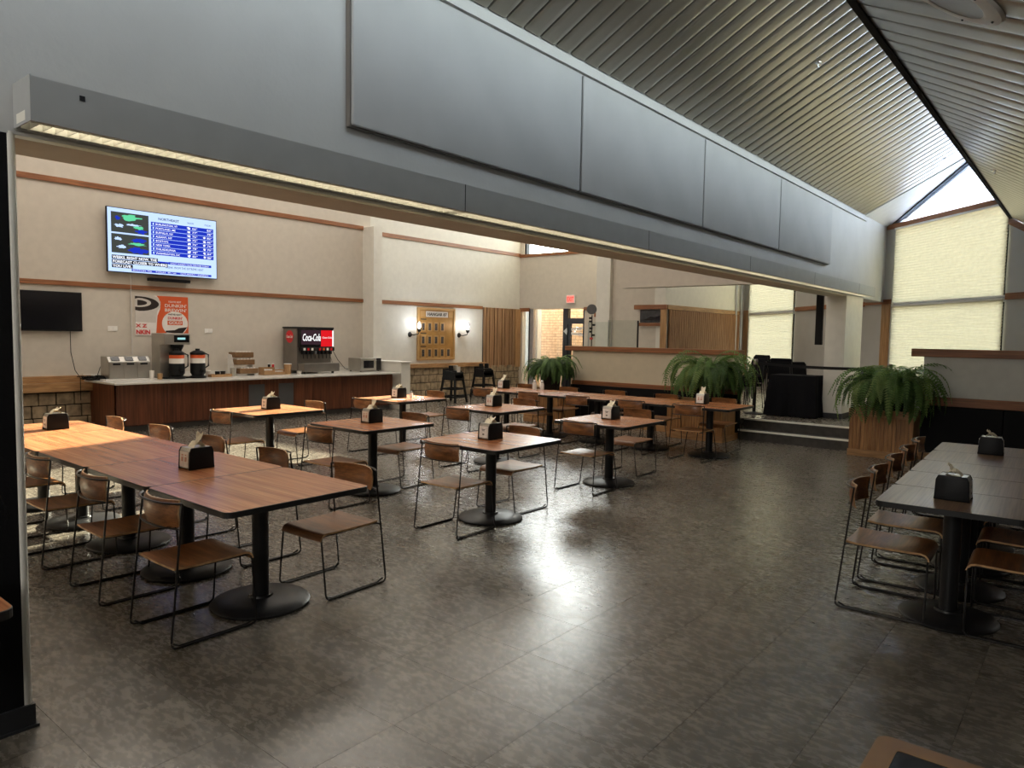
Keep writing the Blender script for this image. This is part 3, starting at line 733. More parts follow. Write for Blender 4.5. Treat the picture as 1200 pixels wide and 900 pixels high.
# ---- tables
def rrect(w_, d_, r_, z, n=5):
    out = []
    for cx_, cy_, a0 in ((w_/2-r_, d_/2-r_, 0), (-w_/2+r_, d_/2-r_, 90), (-w_/2+r_, -d_/2+r_, 180), (w_/2-r_, -d_/2+r_, 270)):
        for i in range(n+1):
            a = R(a0+90*i/n); out.append((cx_+r_*math.cos(a), cy_+r_*math.sin(a), z))
    return out
def make_table(wx, wy, lam, rb=.30):
    r = empty('pedestal_table'); zt = .737
    q = MB(); a = rrect(wx, wy, .045, zt-.034); b = rrect(wx, wy, .045, zt-.003); c = rrect(wx-.006, wy-.006, .043, zt-.0005)
    q.quadgrid([a, b, c], 0, True); q.f.append(tuple(range(len(a)))); q.m.append(0); q.build('edge_band', 'edge', r)
    q = MB(); q.v = [tuple(p) for p in rrect(wx-.006, wy-.006, .043, zt)] ; q.f = [tuple(range(len(q.v)))]; q.m = [0]
    q.build('tabletop', lam, r)
    q = MB(); q.lathe([(.0001, .055), (.05, .055), (.05, .70), (.0001, .70)], (0, 0, 0), 20); q.box((-.2, -.03, .69), (.2, .03, .703)); q.box((-.03, -.2, .69), (.03, .2, .703)); q.build('column', 'black_metal', r, smooth=True)
    q = MB(); q.lathe([(.0001, 0), (rb-.006, 0), (rb, .008), (rb, .016), (rb-.012, .026), (rb*.55, .038), (.075, .05), (.07, .062), (.0001, .062)], (0, 0, 0), 48); q.build('base_plate', 'black_metal', r, smooth=True)
    q = MB()
    for a in (20, 140, 260): q.lathe([(.0001, .05), (.008, .05), (.007, .062), (.0001, .064)], (.062*math.cos(R(a)), .062*math.sin(R(a)), 0), 8)
    q.build('bolt', 'chrome', r, smooth=True)
    return r
TB = [(-3.995, 'right end table of the long left row, bare top'), (-4.945, 'table under the front napkin dispenser in the long left row'), (-5.895, 'middle table of the long left row, half sun and half shade'),
      (-6.845, 'sunlit table second from the far end of the long left row'), (-7.795, 'sunlit far end table of the long left row')]
ta = make_table(.944, .962, 'laminate'); ta['category'] = 'table'
first = True
for x, lb in TB:
    o = ta if first else copy_tree(ta); first = False
    o.location = (x, 2.412, 0); tag(o, lb, 'table', 'tables of the long left row')
for x, y, lb in ((-4.315, 4.965, 'front centre square table with red brown top'), (-6.005, 4.965, 'square table left of the front centre one'), (-7.93, 4.93, 'sunlit square table in front of the beverage counter'),
                 (-8.04, 7.22, 'square table with the salt shaker near the end of the counter'), (-6.21, 7.24, 'square table directly behind the front centre one'), (-4.36, 7.11, 'right square table, its left half glaring with window light')):
    o = copy_tree(ta, (x, y, 0)); tag(o, lb, 'table', 'small square tables in the middle of the room')
for k, x in enumerate((-4.34, -5.30, -6.26, -7.22, -8.18)):
    o = copy_tree(ta, (x, 9.815, 0)); tag(o, '%s table of the long rear row' % ['right end', 'second from right', 'middle', 'second from left', 'left end'][k], 'table', 'tables of the long rear row')
tr = make_table(.765, .648, 'laminate_y', .27)
for k in range(5):
    x, y = rt(.385, .33+k*.651)
    o = tr if k == 0 else copy_tree(tr)
    o.location = (x, y, 0); o.rotation_euler = (0, 0, ang); tag(o, '%s narrow table of the right-hand row' % ords[k], 'table', 'tables of the right-hand row')
tl_ = make_table(.56, .60, 'laminate', .24); tl_.location = (-3.115, .485, 0); tag(tl_, 'small table corner beside the black wall stub at the lower left edge', 'table')
# framed black table at the bottom right corner
ct = thing('side_table', 'wood edged table with black top at the bottom right corner', 'table', (.028, 1.525, 0))
q = MB(); a = rrect(.80, .75, .03, .705); b = rrect(.80, .75, .03, .737); c = rrect(.70, .65, .01, .737); d = rrect(.70, .65, .01, .7335)
q.quadgrid([a, b, c, d], 0, True); q.f.append(tuple(range(len(a)))); q.m.append(0); q.build('edge_frame', 'trim_oak', ct)
q = MB(); q.v = [tuple(p) for p in rrect(.70, .65, .01, .735)]; q.f = [tuple(range(len(q.v)))]; q.m = [0]; q.build('black_inlay', 'gloss_black', ct)
q = MB(); q.lathe([(.04, .0), (.04, .70)], (0, 0, .0), 16); q.build('column', 'black_metal', ct); q = MB(); q.lathe([(.0001, 0), (.26, 0), (.26, .015), (.0001, .04)], (0, 0, 0), 32); q.build('base_plate', 'black_metal', ct, smooth=True)

# ---- napkin dispensers
def make_disp(kind):
    r = empty('napkin_dispenser'); D = .090; Hh = .150; X = .060
    q = MB(); prof = [(-D, .012), (-D+.003, .02), (-D*.93, Hh-.022), (-D*.80, Hh), (D*.80, Hh), (D*.93, Hh-.022), (D-.003, .02), (D, .012)]
    q.poly_prism([(-X, y, z) for y, z in prof], (2*X, 0, 0)); q.build('body', 'steel', r)
    for s in (-1, 1):
        q = MB(); pr_ = [(-D-.006, .0), (-D-.003, .022), (-D*.98, Hh-.026), (-D*.84, Hh+.002), (D*.84, Hh+.002), (D*.98, Hh-.026), (D+.003, .022), (D+.006, .0)]
        q.poly_prism([(s*X, y, z) for y, z in pr_], (s*.014, 0, 0)); q.build('side_shell', 'plastic', r, bevel=.005, smooth=True)
    for s in (-1, 1):
        a = Vector((0, s*(D+.001), .020)); b = Vector((0, s*(D*.935+.003), Hh-.026)); n_ = Vector((0, s*.002, .0004))
        q = MB(); q.hexa([a+Vector((-X+.006, 0, 0)), a+Vector((X-.006, 0, 0)), b+Vector((X-.006, 0, 0)), b+Vector((-X+.006, 0, 0)), a+n_+Vector((-X+.006, 0, 0)), a+n_+Vector((X-.006, 0, 0)), b+n_+Vector((X-.006, 0, 0)), b+n_+Vector((-X+.006, 0, 0))])
        cd = q.build('advert_card', 'card', r)
        q = MB()
        marks = [(-.030, .35, .022, .30), (.012, .35, .022, .30), (-.028, .72, .018, .10), (.014, .74, .016, .08)] if kind == 1 else [(-.010, .22, .02, .12), (-.02, .68, .04, .05), (-.014, .58, .028, .04)]
        for (mx_, mz, mw, mh) in marks:
            p = a.lerp(b, mz)+n_*1.5; p2 = a.lerp(b, mz+mh)+n_*1.5
            q.hexa([p+Vector((mx_, 0, 0)), p+Vector((mx_+mw, 0, 0)), p2+Vector((mx_+mw, 0, 0)), p2+Vector((mx_, 0, 0)), p+n_+Vector((mx_, 0, 0)), p+n_+Vector((mx_+mw, 0, 0)), p2+n_+Vector((mx_+mw, 0, 0)), p2+n_+Vector((mx_, 0, 0))])
        q.build('card_print', 'pink' if kind == 1 else 'coffee', cd)
    q = MB(); rows = []
    for i in range(6):
        u_ = i/5; rows.append([(-.035+.02*j+random.uniform(-.004, .004), -.045+.09*u_, Hh-.002+.030*math.sin(u_*3.1)*(1+.5*math.sin(j*1.7+kind))) for j in range(5)])
    q.quadgrid(rows); o = q.build('napkin', 'paper', r, smooth=True)
    q = MB(); h = (.05, .085, .04)[kind]
    rows = [[(-.03+.016*j, -.01+.01*i+.012*math.sin(j*1.3+i), Hh+.012+h*i/4+.012*math.sin(j*2.1)*(i/4)) for j in range(5)] for i in range(5)]
    q.quadgrid(rows); q.build('napkin', 'paper', r, smooth=True)
    return r
DP = [make_disp(0), make_disp(1), make_disp(2)]; used = set()
DD = [(-7.70, 2.50, 0, 2, 'napkin dispenser on the sunlit far end of the long left row'), (-4.87, 2.45, 4, 1, 'largest napkin dispenser, on the front part of the long left row'),
      (-7.97, 4.97, 0, 0, 'napkin dispenser on the sunlit square table by the counter'), (-6.06, 5.00, 0, 1, 'napkin dispenser on the square table left of the front centre one'),
      (-4.35, 4.99, 0, 2, 'napkin dispenser on the front centre square table'), (-8.15, 7.24, 0, 2, 'napkin dispenser beside the salt shaker'),
      (-6.34, 7.33, 0, 1, 'napkin dispenser with a tall napkin on the table behind the front centre one'), (-8.38, 9.96, 0, 1, 'napkin dispenser on the left end of the long rear row'),
      (-4.42, 7.22, 0, 0, 'napkin dispenser on the right square table'), (-4.52, 9.93, 0, 1, 'napkin dispenser on the right end of the long rear row'),
      (-.66, 5.10, 92, 0, 'nearer napkin dispenser on the right-hand table, with an upright napkin'), (-.70, 7.42, 92, 2, 'farther napkin dispenser on the right-hand table')]
for x, y, a, k, lb in DD:
    if k not in used: o = DP[k]; used.add(k)
    else: o = copy_tree(DP[k])
    o.location = (x, y, .7372); o.rotation_euler = (0, 0, R(a+random.uniform(-3, 3))); tag(o, lb, 'dispenser', 'napkin dispensers on the tables')

def shaker(x, y, z, lb, sz=1.0):
    r = thing('salt_shaker', lb, 'shaker', (x, y, z), group='white shakers on the tables')
    r.scale = (sz, sz, sz)
    q = MB(); q.lathe([(.0001, 0), (.022, 0), (.022, .05), (.017, .075), (.0001, .075)], (0, 0, 0), 12); q.build('body', 'white_plastic', r, smooth=True)
    q = MB(); q.lathe([(.017, .075), (.017, .09), (.010, .10), (.0001, .10)], (0, 0, 0), 12); q.build('shaker_cap', 'chrome', r, smooth=True)
shaker(-8.01, 7.36, .737, 'white salt shaker beside the dispenser near the end of the counter')
shaker(-7.84, 10.18, .737, 'left one of two white bottles on the rear table under the left fern', 1.7)
shaker(-7.70, 10.22, .737, 'right one of two white bottles on the rear table under the left fern', 1.7)
q = MB(); q.box((-.12, -.07, 0), (.12, .07, .003)); o = q.build('menu_card', 'pink', loc=(-7.93, 7.0, .7375), rot=(0, 0, R(24))); tag(o, 'flat orange menu card lying by the salt shaker', 'card')

# ---- beverage counter
cn = thing('beverage_counter', 'long walnut panelled beverage counter with pale stone top', 'counter', (-12.7, 4.75, 0))
XF = .40                                           # panel face at x = -12.30
CY1 = 5.99
pan = [(.10, .95), (.955, 1.80), (1.805, 2.42), (2.425, 3.18), (3.185, 3.90), (3.905, 4.75), (4.755, 5.98)]
q = MB(); q.box((-.62, .12, .10), (XF-.02, 5.97, .80)); q.build('carcass', 'walnut', cn)
for a, b in pan:
    q = MB(); q.box((XF-.02, a, .12), (XF, b, .805)); q.build('front_panel', 'walnut', cn)
q = MB(); q.box((-.62, .10, .12), (XF, .118, .805)); q.build('end_panel', 'walnut', cn)
for a in (2.46, 3.09):
    q = MB(); q.box((XF, a, .20), (XF+.006, a+.33, .70)); q.build('grey_door', 'door_grey', cn, bevel=.003)
q = MB(); q.box((-.6, .16, 0), (XF-.12, 5.97, .12)); q.build('kick_base', 'kick', cn)
q = MB(); q.box((-.64, 0, .805), (.65, CY1, .84)); q.build('countertop', 'counter', cn, bevel=.006)
q = MB(); q.box((-.648, .0, .84), (-.61, CY1, .93)); q.build('backsplash', 'counter', cn)
ZC = .8405
def at_counter(name, lb, cat, x, y, group=None): return thing(name, lb, cat, (x, y, ZC), group=group)

# refrigerated creamer dispenser, three bays
r = at_counter('creamer_dispenser', 'low steel three-bay creamer dispenser on a white tray', 'dispenser', -12.95, 5.30)
q = MB(); q.box((-.20, -.42, 0), (.24, .42, .018)); q.build('tray', 'white_plastic', r, bevel=.004)
q = MB(); q.poly_prism([(-.18, -.34, .02), (.16, -.34, .02), (.16, -.34, .31), (.08, -.34, .395), (-.18, -.34, .395)], (0, .68, 0)); q.build('body', 'steel', r, bevel=.006)
for k in range(3):
    y0_ = -.33+k*.222
    q = MB(); q.box((.16, y0_, .03), (.172, y0_+.215, .30)); dd = q.build('bay_door', 'steel', r, bevel=.004)
    q = MB(); q.box((.172, y0_+.05, .255), (.185, y0_+.165, .285)); q.build('handle', 'plastic', dd)
    q = MB(); q.poly_prism([(.150, y0_+.04, .325), (.150, y0_+.17, .325), (.095, y0_+.17, .385), (.095, y0_+.04, .385)], (.006, 0, .006)); q.build('display', 'gloss_black', dd)
# tangle of black cords
r = at_counter('cord_bundle', 'tangle of black cables and power bricks on the left counter end', 'cable', -13.05, 4.86)
q = MB(); q.box((-.12, -.06, 0), (.10, .10, .05)); q.box((.02, -.18, 0), (.14, -.08, .035)); q.build('power_brick', 'plastic', r, bevel=.008)
q = MB()
for k in range(7):
    pts = [(random.uniform(-.15, .2)*1, -.22+.5*i/9+random.uniform(-.03, .03), .012+abs(math.sin(i*1.1+k))*.06) for i in range(10)]
    q.tube(pts, .009, 5)
q.tube([(-.1, .05, .05), (-.15, .12, .2), (-.18, .22, .33)], .006, 5); q.build('cable', 'plastic', r, smooth=True)
# coffee brewer
r = at_counter('coffee_brewer', 'tall steel coffee brewer with black spray head', 'coffee machine', -12.93, 5.98)
q = MB(); q.box((-.20, -.17, 0), (.12, .10, .62)); q.build('tower', 'steel', r, bevel=.008)
q = MB(); q.box((-.20, -.17, .60), (.30, .30, .80)); hd = q.build('head', 'steel', r, bevel=.012)
q = MB(); q.box((.30, .0, .645), (.306, .27, .765)); q.build('display', 'gloss_black', hd)
q = MB(); q.box((.306, .06, .69), (.308, .20, .725)); q.build('screen', 'scr_dim', hd)
q = MB(); q.lathe([(.06, 0), (.11, .10), (.11, .14), (.0001, .14)], (.16, .12, .47), 18); q.build('brew_funnel', 'plastic', r, smooth=True)
q = MB(); q.box((-.20, -.17, 0), (.30, .34, .025)); q.build('base', 'plastic', r)
def server(x, y, lb):
    r = at_counter('coffee_server', lb, 'server', x, y, 'black coffee servers beside the brewer')
    q = MB(); q.lathe([(.0001, 0), (.14, 0), (.14, .03), (.10, .05), (.13, .10), (.13, .27)], (0, 0, 0), 20); q.build('body', 'plastic', r, smooth=True)
    q = MB(); q.lathe([(.13, .42), (.13, .46), (.08, .49), (.04, .50), (.04, .53), (.0001, .53)], (0, 0, 0), 20); q.build('lid', 'plastic', r, smooth=True)
    q = MB(); q.lathe([(.125, .27), (.125, .36)], (0, 0, 0), 20); q.build('white_band', 'white_print', r, smooth=True)
    q = MB(); q.lathe([(.126, .36), (.126, .42)], (0, 0, 0), 20); q.build('orange_band', 'orange', r, smooth=True)
    q = MB(); q.tube([(.02, .13, .44), (.02, .19, .42), (.02, .19, .22), (.02, .12, .18)], .014, 6); q.build('handle', 'plastic', r, smooth=True)
    q = MB(); q.box((.10, -.02, .12), (.19, .02, .15)); q.box((.16, -.015, .06), (.19, .015, .14)); q.build('tap', 'plastic', r)
server(-12.62, 6.02, 'black coffee server under the brewer head'); server(-12.62, 6.40, 'black coffee server standing right of the brewer')
# small cups and canisters
def cyl_thing(name, lb, cat, x, y, r_, h, m_, group, lid=None):
    r = at_counter(name, lb, cat, x, y, group)
    q = MB(); q.lathe([(.0001, 0), (r_*.86, 0), (r_, h), (r_*.9, h), (r_*.8, h-.006), (.0001, h-.01)], (0, 0, 0), 14); q.build('body', m_, r, smooth=True)
    if lid:
        q = MB(); q.lathe([(r_*1.06, 0), (r_*1.06, .012), (.0001, .016)], (0, 0, h), 14); q.build('lid', lid, r, smooth=True)
cyl_thing('paper_cup', 'small white cup left of the coffee brewer', 'cup', -12.70, 5.62, .04, .15, 'white_plastic', 'cups beside the brewer')
cyl_thing('paper_cup', 'tan cup close to the steel brewer tower', 'cup', -12.62, 5.72, .045, .10, 'cardboard', 'cups beside the brewer')
cyl_thing('paper_cup', 'clear lidded cup right of the coffee servers', 'cup', -12.8, 6.68, .05, .11, 'grey_print', 'cups beside the tray', 'white_plastic')
cyl_thing('canister', 'short black canister on the cardboard tray', 'canister', -12.75, 6.84, .045, .10, 'plastic', 'canisters between servers and baskets')
cyl_thing('canister', 'dark canister with a lid on the cardboard tray', 'canister', -12.75, 6.95, .045, .09, 'coffee', 'canisters between servers and baskets', 'plastic')
cyl_thing('canister', 'tall steel canister left of the wicker baskets', 'canister', -12.70, 7.13, .06, .16, 'steel', 'canisters between servers and baskets')
r = at_counter('cardboard_tray', 'low orange cardboard tray right of the servers', 'tray', -12.72, 6.86)
q = MB(); q.box((.09, -.2, 0), (.095, .2, .05)); q.box((-.12, -.2, 0), (.09, .2, .006)); q.box((-.12, -.2, 0), (-.115, .2, .05)); q.box((-.12, .195, 0), (.09, .2, .05)); q.box((-.12, -.2, 0), (.09, -.195, .05)); q.build('shell', 'cardboard', r)
# tiered rack and its baskets
r = at_counter('tiered_rack', 'white tiered wire rack holding wicker baskets', 'rack', -12.95, 7.42)
q = MB()
for s in (-.2, .2):
    q.poly_prism([(-.12, s, 0), (.16, s, 0), (.16, s, .02), (.02, s, .40), (-.12, s, .42)], (0, .012, 0))
for z_, x_ in ((.03, .05), (.20, 0), (.34, -.04)): q.box((x_-.12, -.2, z_), (x_+.12, .21, z_+.008))
q.build('rack_frame', 'white_plastic', r)
for k, (z_, x_, lb) in enumerate(((.04, .09, 'lowest wicker basket on the tiered rack'), (.21, .04, 'middle wicker basket on the tiered rack'), (.35, 0, 'top wicker basket on the tiered rack'))):
    b = thing('wicker_basket', lb, 'basket', (-12.93+x_, 7.43+(.04 if k == 0 else 0), ZC+z_), group='wicker baskets on the tiered rack')
    q = MB(); q.poly_prism([(-.11, -.19, 0), (.11, -.19, 0), (.13, -.2, .10), (-.13, -.2, .10)], (0, .39, 0)); q.build('basket_shell', 'wicker', b, bevel=.01)
    q = MB()
    for i in range(5): q.box((-.08, -.15+i*.065, .10), (.08, -.15+i*.065+.045, .118))
    q.build('sachet', 'white_plastic', b)
# condiment boxes and jar
for k, (y, h, lb) in enumerate(((7.88, .15, 'open cardboard condiment box next to the baskets'), (8.12, .10, 'low cardboard condiment box with small bottles'))):
    b = at_counter('condiment_box', lb, 'box', -12.78, y, 'cardboard condiment boxes')
    q = MB(); q.box((-.1, -.12, 0), (.1, -.115, h)); q.box((-.1, .115, 0), (.1, .12, h)); q.box((.095, -.12, 0), (.1, .12, h*.6)); q.box((-.1, -.12, 0), (-.095, .12, h)); q.box((-.1, -.12, 0), (.1, .12, .005)); q.build('box_shell', 'cardboard', b)
    q = MB()
    for i in range(4): q.box((-.07, -.10+i*.05, .006), (.07, -.065+i*.05, h*.75))
    q.build('sachet', 'white_print', b)
for k, (y, x, m_, lb) in enumerate(((8.04, -12.95, 'plastic', 'small black sauce bottle, left of two behind the boxes'), (8.13, -12.95, 'red', 'small red sauce bottle, right of two behind the boxes'))):
    cyl_thing('sauce_bottle', lb, 'bottle', x, y, .025, .20, m_, 'sauce bottles behind the boxes', 'white_plastic')
cyl_thing('lidded_jar', 'tan jar with white lid left of the soda fountain', 'jar', -12.78, 8.36, .075, .20, 'cardboard', 'jars on the counter', 'white_plastic')
cyl_thing('sugar_pot', 'small clear pot between the jar and the soda fountain', 'pot', -12.62, 8.52, .05, .06, 'grey_print', 'pots on the counter', 'steel')

# soda fountain
r = at_counter('soda_fountain', 'large steel soda fountain with red and black illuminated header', 'drink machine', -12.92, 9.02)
q = MB(); q.box((-.36, -.44, .07), (.14, .40, .93)); q.build('cabinet', 'steel_dark', r, bevel=.01)
q = MB(); q.box((-.37, -.45, .93), (.19, .44, .965)); q.build('top_cover', 'black_metal', r)
q = MB(); q.box((.12, -.42, .54), (.20, .42, .93)); hb = q.build('light_box', 'gloss_black', r, bevel=.005)
q = MB(); q.box((.20, -.38, .60), (.206, .10, .90)); q.build('dark_sign', 'dark_lit', hb)
q = MB(); q.box((.20, .10, .56), (.206, .385, .90)); q.build('red_sign', 'red_lit', hb)
q = MB(); q.box((.20, .385, .56), (.207, .42, .90)); q.build('sign_edge', 'white_lit', hb)
text('Coca-Cola', .44, .15, (.2075, -.36, .68), 'white_lit', hb, bold=.004, shear=.25)
text('Coca-Cola', .24, .04, (.2075, .125, .73), 'white_lit', hb, shear=.25)
q = MB(); q.box((.10, -.40, .47), (.24, .42, .545)); q.build('valve_bar', 'plastic', r, bevel=.008)
for k in range(8):
    y_ = -.34+k*.095
    q = MB(); q.box((.16, y_-.02, .40), (.24, y_+.03, .47)); nz1 = q.build('valve', 'plastic' if k != 3 else 'door_grey', r, bevel=.006)
    q = MB(); q.box((.241, y_-.015, .48), (.244, y_+.035, .53)); q.build('flavour_label', ['white_print', 'red', 'white_print', 'coffee', 'red', 'orange', 'white_print', 'red'][k], nz1)
    q = MB(); q.tube([(.21, y_, .40), (.215, y_, .31)], .009, 6); q.build('lever', 'black_metal', nz1)
q = MB(); q.box((.10, -.40, .22), (.145, .36, .47)); q.build('splash_plate', 'steel_dark', r)
q = MB(); q.box((.08, -.42, .04), (.36, .46, .215)); q.build('drip_tray', 'steel_dark', r, bevel=.01)
q = MB()
for sx_ in (-.3, .28):
    for sy_ in (-.36, .34): q.lathe([(.03, 0), (.02, .07)], (sx_, sy_, 0), 10)
q.build('foot', 'black_metal', r)
q = MB(); q.poly_prism([(-.12+.13*math.cos(R(a)), -.4405, .76+.13*math.sin(R(a))) for a in range(0, 360, 15)], (0, -.004, 0)); rd = q.build('round_badge', 'red', r)
text('Coca-Cola', .22, .06, (-.235, -.446, .735), 'white_print', rd, rot=(R(90), 0, 0), shear=.25, bold=.002)

# microwave
r = at_counter('microwave', 'steel microwave oven with dark door glass', 'microwave', -12.85, 10.40)
q = MB(); q.box((-.22, -.30, .02), (.20, .28, .30)); q.build('case', 'steel', r, bevel=.006)
q = MB(); q.box((.20, -.30, .025), (.225, .14, .295)); dd = q.build('oven_door', 'steel', r, bevel=.006)
q = MB(); q.box((.225, -.22, .08), (.23, .06, .245)); q.build('door_glass', 'gloss_black', dd)
q = MB(); q.tube([(.23, .105, .06), (.26, .105, .08), (.26, .105, .24), (.23, .105, .26)], .009, 8); q.build('handle', 'chrome', dd, smooth=True)
q = MB(); q.box((.20, .15, .025), (.222, .28, .295)); pp = q.build('control_panel', 'gloss_black', r)
q = MB(); q.lathe([(.0001, 0), (.02, 0)], (0, 0, 0), 8)
for sx_ in (-.18, .17):
    for sy_ in (-.26, .24): q.lathe([(.015, 0), (.015, .02)], (sx_, sy_, 0), 8)
q.build('foot', 'plastic', r)

# wall fittings
def wall_box(name, lb, cat, y, z, w_, h_, t_, m_, x=-13.35, parts=None, group=None):
    r = thing(name, lb, cat, (x, y, z), group=group)
    q = MB(); q.box((0, -w_/2, -h_/2), (t_, w_/2, h_/2)); q.build('plate', m_, r, bevel=.003)
    return r
for y, z, lb in ((5.25, 1.705, 'white wall plate left of the orange poster'), (6.99, 1.69, 'white wall plate right of the orange poster')):
    r = wall_box('switch_plate', lb, 'switch', y, z, .16, .09, .008, 'white_plastic', group='white plates on the beige wall')
    for k in range(2):
        q = MB(); q.box((.008, -.055+k*.06, -.025), (.012, -.005+k*.06, .025)); q.build('rocker', 'white_plastic', r)
r = wall_box('power_outlet', 'white socket with two plugged cords between soda fountain and microwave', 'socket', 9.76, 1.31, .09, .13, .008, 'white_plastic')
q = MB(); q.box((.008, -.02, .01), (.04, .02, .05)); q.build('plug', 'plastic', r)
q = MB(); q.tube([(.04, 0, .03), (.07, .08, -.02), (.06, .22, -.22), (.08, .40, -.42), (.12, .55, -.46)], .007, 5); q.tube([(.04, 0, .02), (.06, .02, -.15), (.06, .1, -.33), (.05, -.1, -.46)], .006, 5); q.build('cord', 'plastic', r, smooth=True)
r = thing('cable_conduit', 'thin vertical cable conduit running down beside the poster', 'conduit', (-13.33, 5.56, 1.25))
q = MB(); q.tube([(0, 0, 0), (0, 0, 1.42)], .012, 6); q.build('pipe', 'grey_print', r)
r = thing('hanging_cord', 'thin black cord hanging from the dark screen to the wood ledge', 'cable', (-13.30, 4.56, .50))
q = MB(); q.tube([(.02, 0, 1.16), (.03, .0, .8), (.05, .05, .5), (.15, .09, .38), (.15, .09, .0)], .006, 5); q.build('cord', 'plastic', r)

# dark screen
r = thing('wall_screen', 'switched off black screen low on the wall at far left', 'screen', (-13.35, 3.93, 1.975))
q = MB(); q.box((.03, -.82, -.325), (.07, .82, .325)); q.build('bezel', 'plastic', r, bevel=.004)
q = MB(); q.box((.07, -.80, -.30), (.073, .80, .305)); q.build('glass_panel', 'gloss_black', r)
q = MB(); q.box((0, -.2, -.15), (.03, .2, .15)); q.build('wall_mount', 'black_metal', r)

# lit weather screen
TVX = -13.24
r = thing('television', 'large lit screen showing a blue weather forecast', 'television', (TVX, 6.135, 3.24))
hw, hh = .985, .555
q = MB(); q.box((-.05, -hw, -hh), (0, hw, hh)); q.build('bezel', 'plastic', r, bevel=.004)
q = MB(); q.box((-.11, -.3, -.2), (-.05, .3, .2)); q.build('wall_mount', 'black_metal', r)
q = MB(); q.box((0, -hw+.012, -hh+.012), (.002, hw-.012, hh-.012)); s1 = q.build('screen_face', 'scr_white', r)
def sr(y0, y1, z0, z1, m_, nm='graphic', x=.002, par=None):
    y0, y1 = -hw+2*hw*y0, -hw+2*hw*y1; z0, z1 = -hh+2*hh*z0, -hh+2*hh*z1
    q = MB(); q.box((x, y0, z0), (x+.001, y1, z1)); return q.build(nm, m_, s1)
def stx(s, y0, w_, z, h, m_, bold=0):
    text(s, 2*hw*w_, 2*hh*h, (.0045, -hw+2*hw*y0, -hh+2*hh*z), m_, s1, bold=bold, ext=.0004)
sr(.035, .355, .62, .93, 'scr_land'); sr(.035, .355, .30, .595, 'scr_land'); 
def blob(cy, cz, ry, rz, m_, seed, x=.0034):
    rnd = random.Random(seed); q = MB(); pts = []
    for k in range(22):
        a = 2*math.pi*k/22; f_ = rnd.uniform(.55, 1.15)
        pts.append((x, -hw+2*hw*(cy+ry*f_*math.cos(a)), -hh+2*hh*(cz+rz*f_*math.sin(a))))
    q.poly_prism(pts, (.0006, 0, 0)); q.build('map_shape', m_, s1)
blob(.29, .66, .06, .035, 'scr_blue', 1); blob(.20, .86, .09, .05, 'scr_green', 2, .0042); blob(.27, .72, .05, .03, 'scr_green', 3, .0042); blob(.09, .84, .03, .03, 'scr_blue', 4, .0042)
blob(.10, .72, .04, .03, 'scr_white', 5, .0038); blob(.22, .75, .07, .02, 'scr_white', 8, .0038)
blob(.26, .36, .09, .055, 'scr_blue', 6); blob(.27, .52, .08, .035, 'scr_blue', 16); blob(.25, .46, .09, .025, 'scr_green', 7, .0042); blob(.09, .52, .035, .03, 'scr_white', 9, .0042); blob(.12, .40, .04, .03, 'scr_white', 10, .0042)
rows_ = ['BURLINGTON, VT', 'PORTLAND, ME', 'BUFFALO, NY', 'ALBANY, NY', 'BOSTON', 'NEW YORK', 'PHILADELPHIA', 'WASHINGTON, DC']
wid = [.20, .18, .16, .15, .11, .13, .18, .22]
t1 = ['66°', '77°', '76°', '75°', '76°', '78°', '78°', '82°']; t2 = ['84°', '78°', '82°', '86°', '76°', '79°', '84°', '88°']
for k in range(8):
    zt = .845-k*.066
    sr(.375, .965, zt-.060, zt, 'scr_blue'); sr(.39, .402, zt-.048, zt-.012, 'scr_white', x=.003)
    stx(rows_[k], .415, wid[k], zt-.046, .030, 'scr_text', .0004); stx(t1[k], .755, .05, zt-.046, .030, 'scr_text', .0004); stx(t2[k], .90, .05, zt-.046, .030, 'scr_text', .0004)
    blob(.725, zt-.03, .018, .02, 'scr_text', 30+k); 
    if k > 1: blob(.875, zt-.03, .014, .02, 'scr_text', 60+k)
stx('NORTHEAST', .44, .19, .885, .04, 'scr_black', .001); stx('NOW', .71, .06, .885, .028, 'scr_black'); stx('TODAY', .875, .07, .885, .028, 'scr_black')
for k, (s, w_) in enumerate((('WEEKS. RIGHT NOW, THE', .38), ('FORECAST CLOSER TO WHERE', .47), ('YOU LIVE.', .16))):
    sr(.035, .035+w_+.015, .205-k*.068, .265-k*.068, 'scr_black', x=.0044)
    text(s, 2*hw*w_, 2*hh*.040, (.0062, -hw+2*hw*.042, -hh+2*hh*(.214-k*.068)), 'scr_text', s1, bold=.0015, ext=.0004)
sr(.43, .53, .19, .22, 'scr_blue', x=.003); sr(.53, .94, .185, .225, 'scr_blue', x=.003)
stx("DON'T FORGET! YOUR WEATHER TODAY", .545, .37, .192, .022, 'scr_text'); stx('BREAK FROM THE EXTREME HEAT', .50, .36, .12, .036, 'scr_black')
sr(.20, .94, .03, .065, 'scr_blue', x=.003); stx('BOSTON, MA    TODAY  80 / 65     SATURDAY / SUNDAY', .21, .70, .038, .020, 'scr_text')
r = thing('sound_bar', 'slim black sound bar mounted under the weather screen', 'speaker', (-13.35, 6.22, 2.60))
q = MB(); q.box((0, -.37, -.025), (.13, .37, .03)); q.build('body', 'plastic', r, bevel=.008)
q = MB(); q.box((.13, -.35, -.02), (.134, .35, .024)); q.build('grille', 'cloth', r)

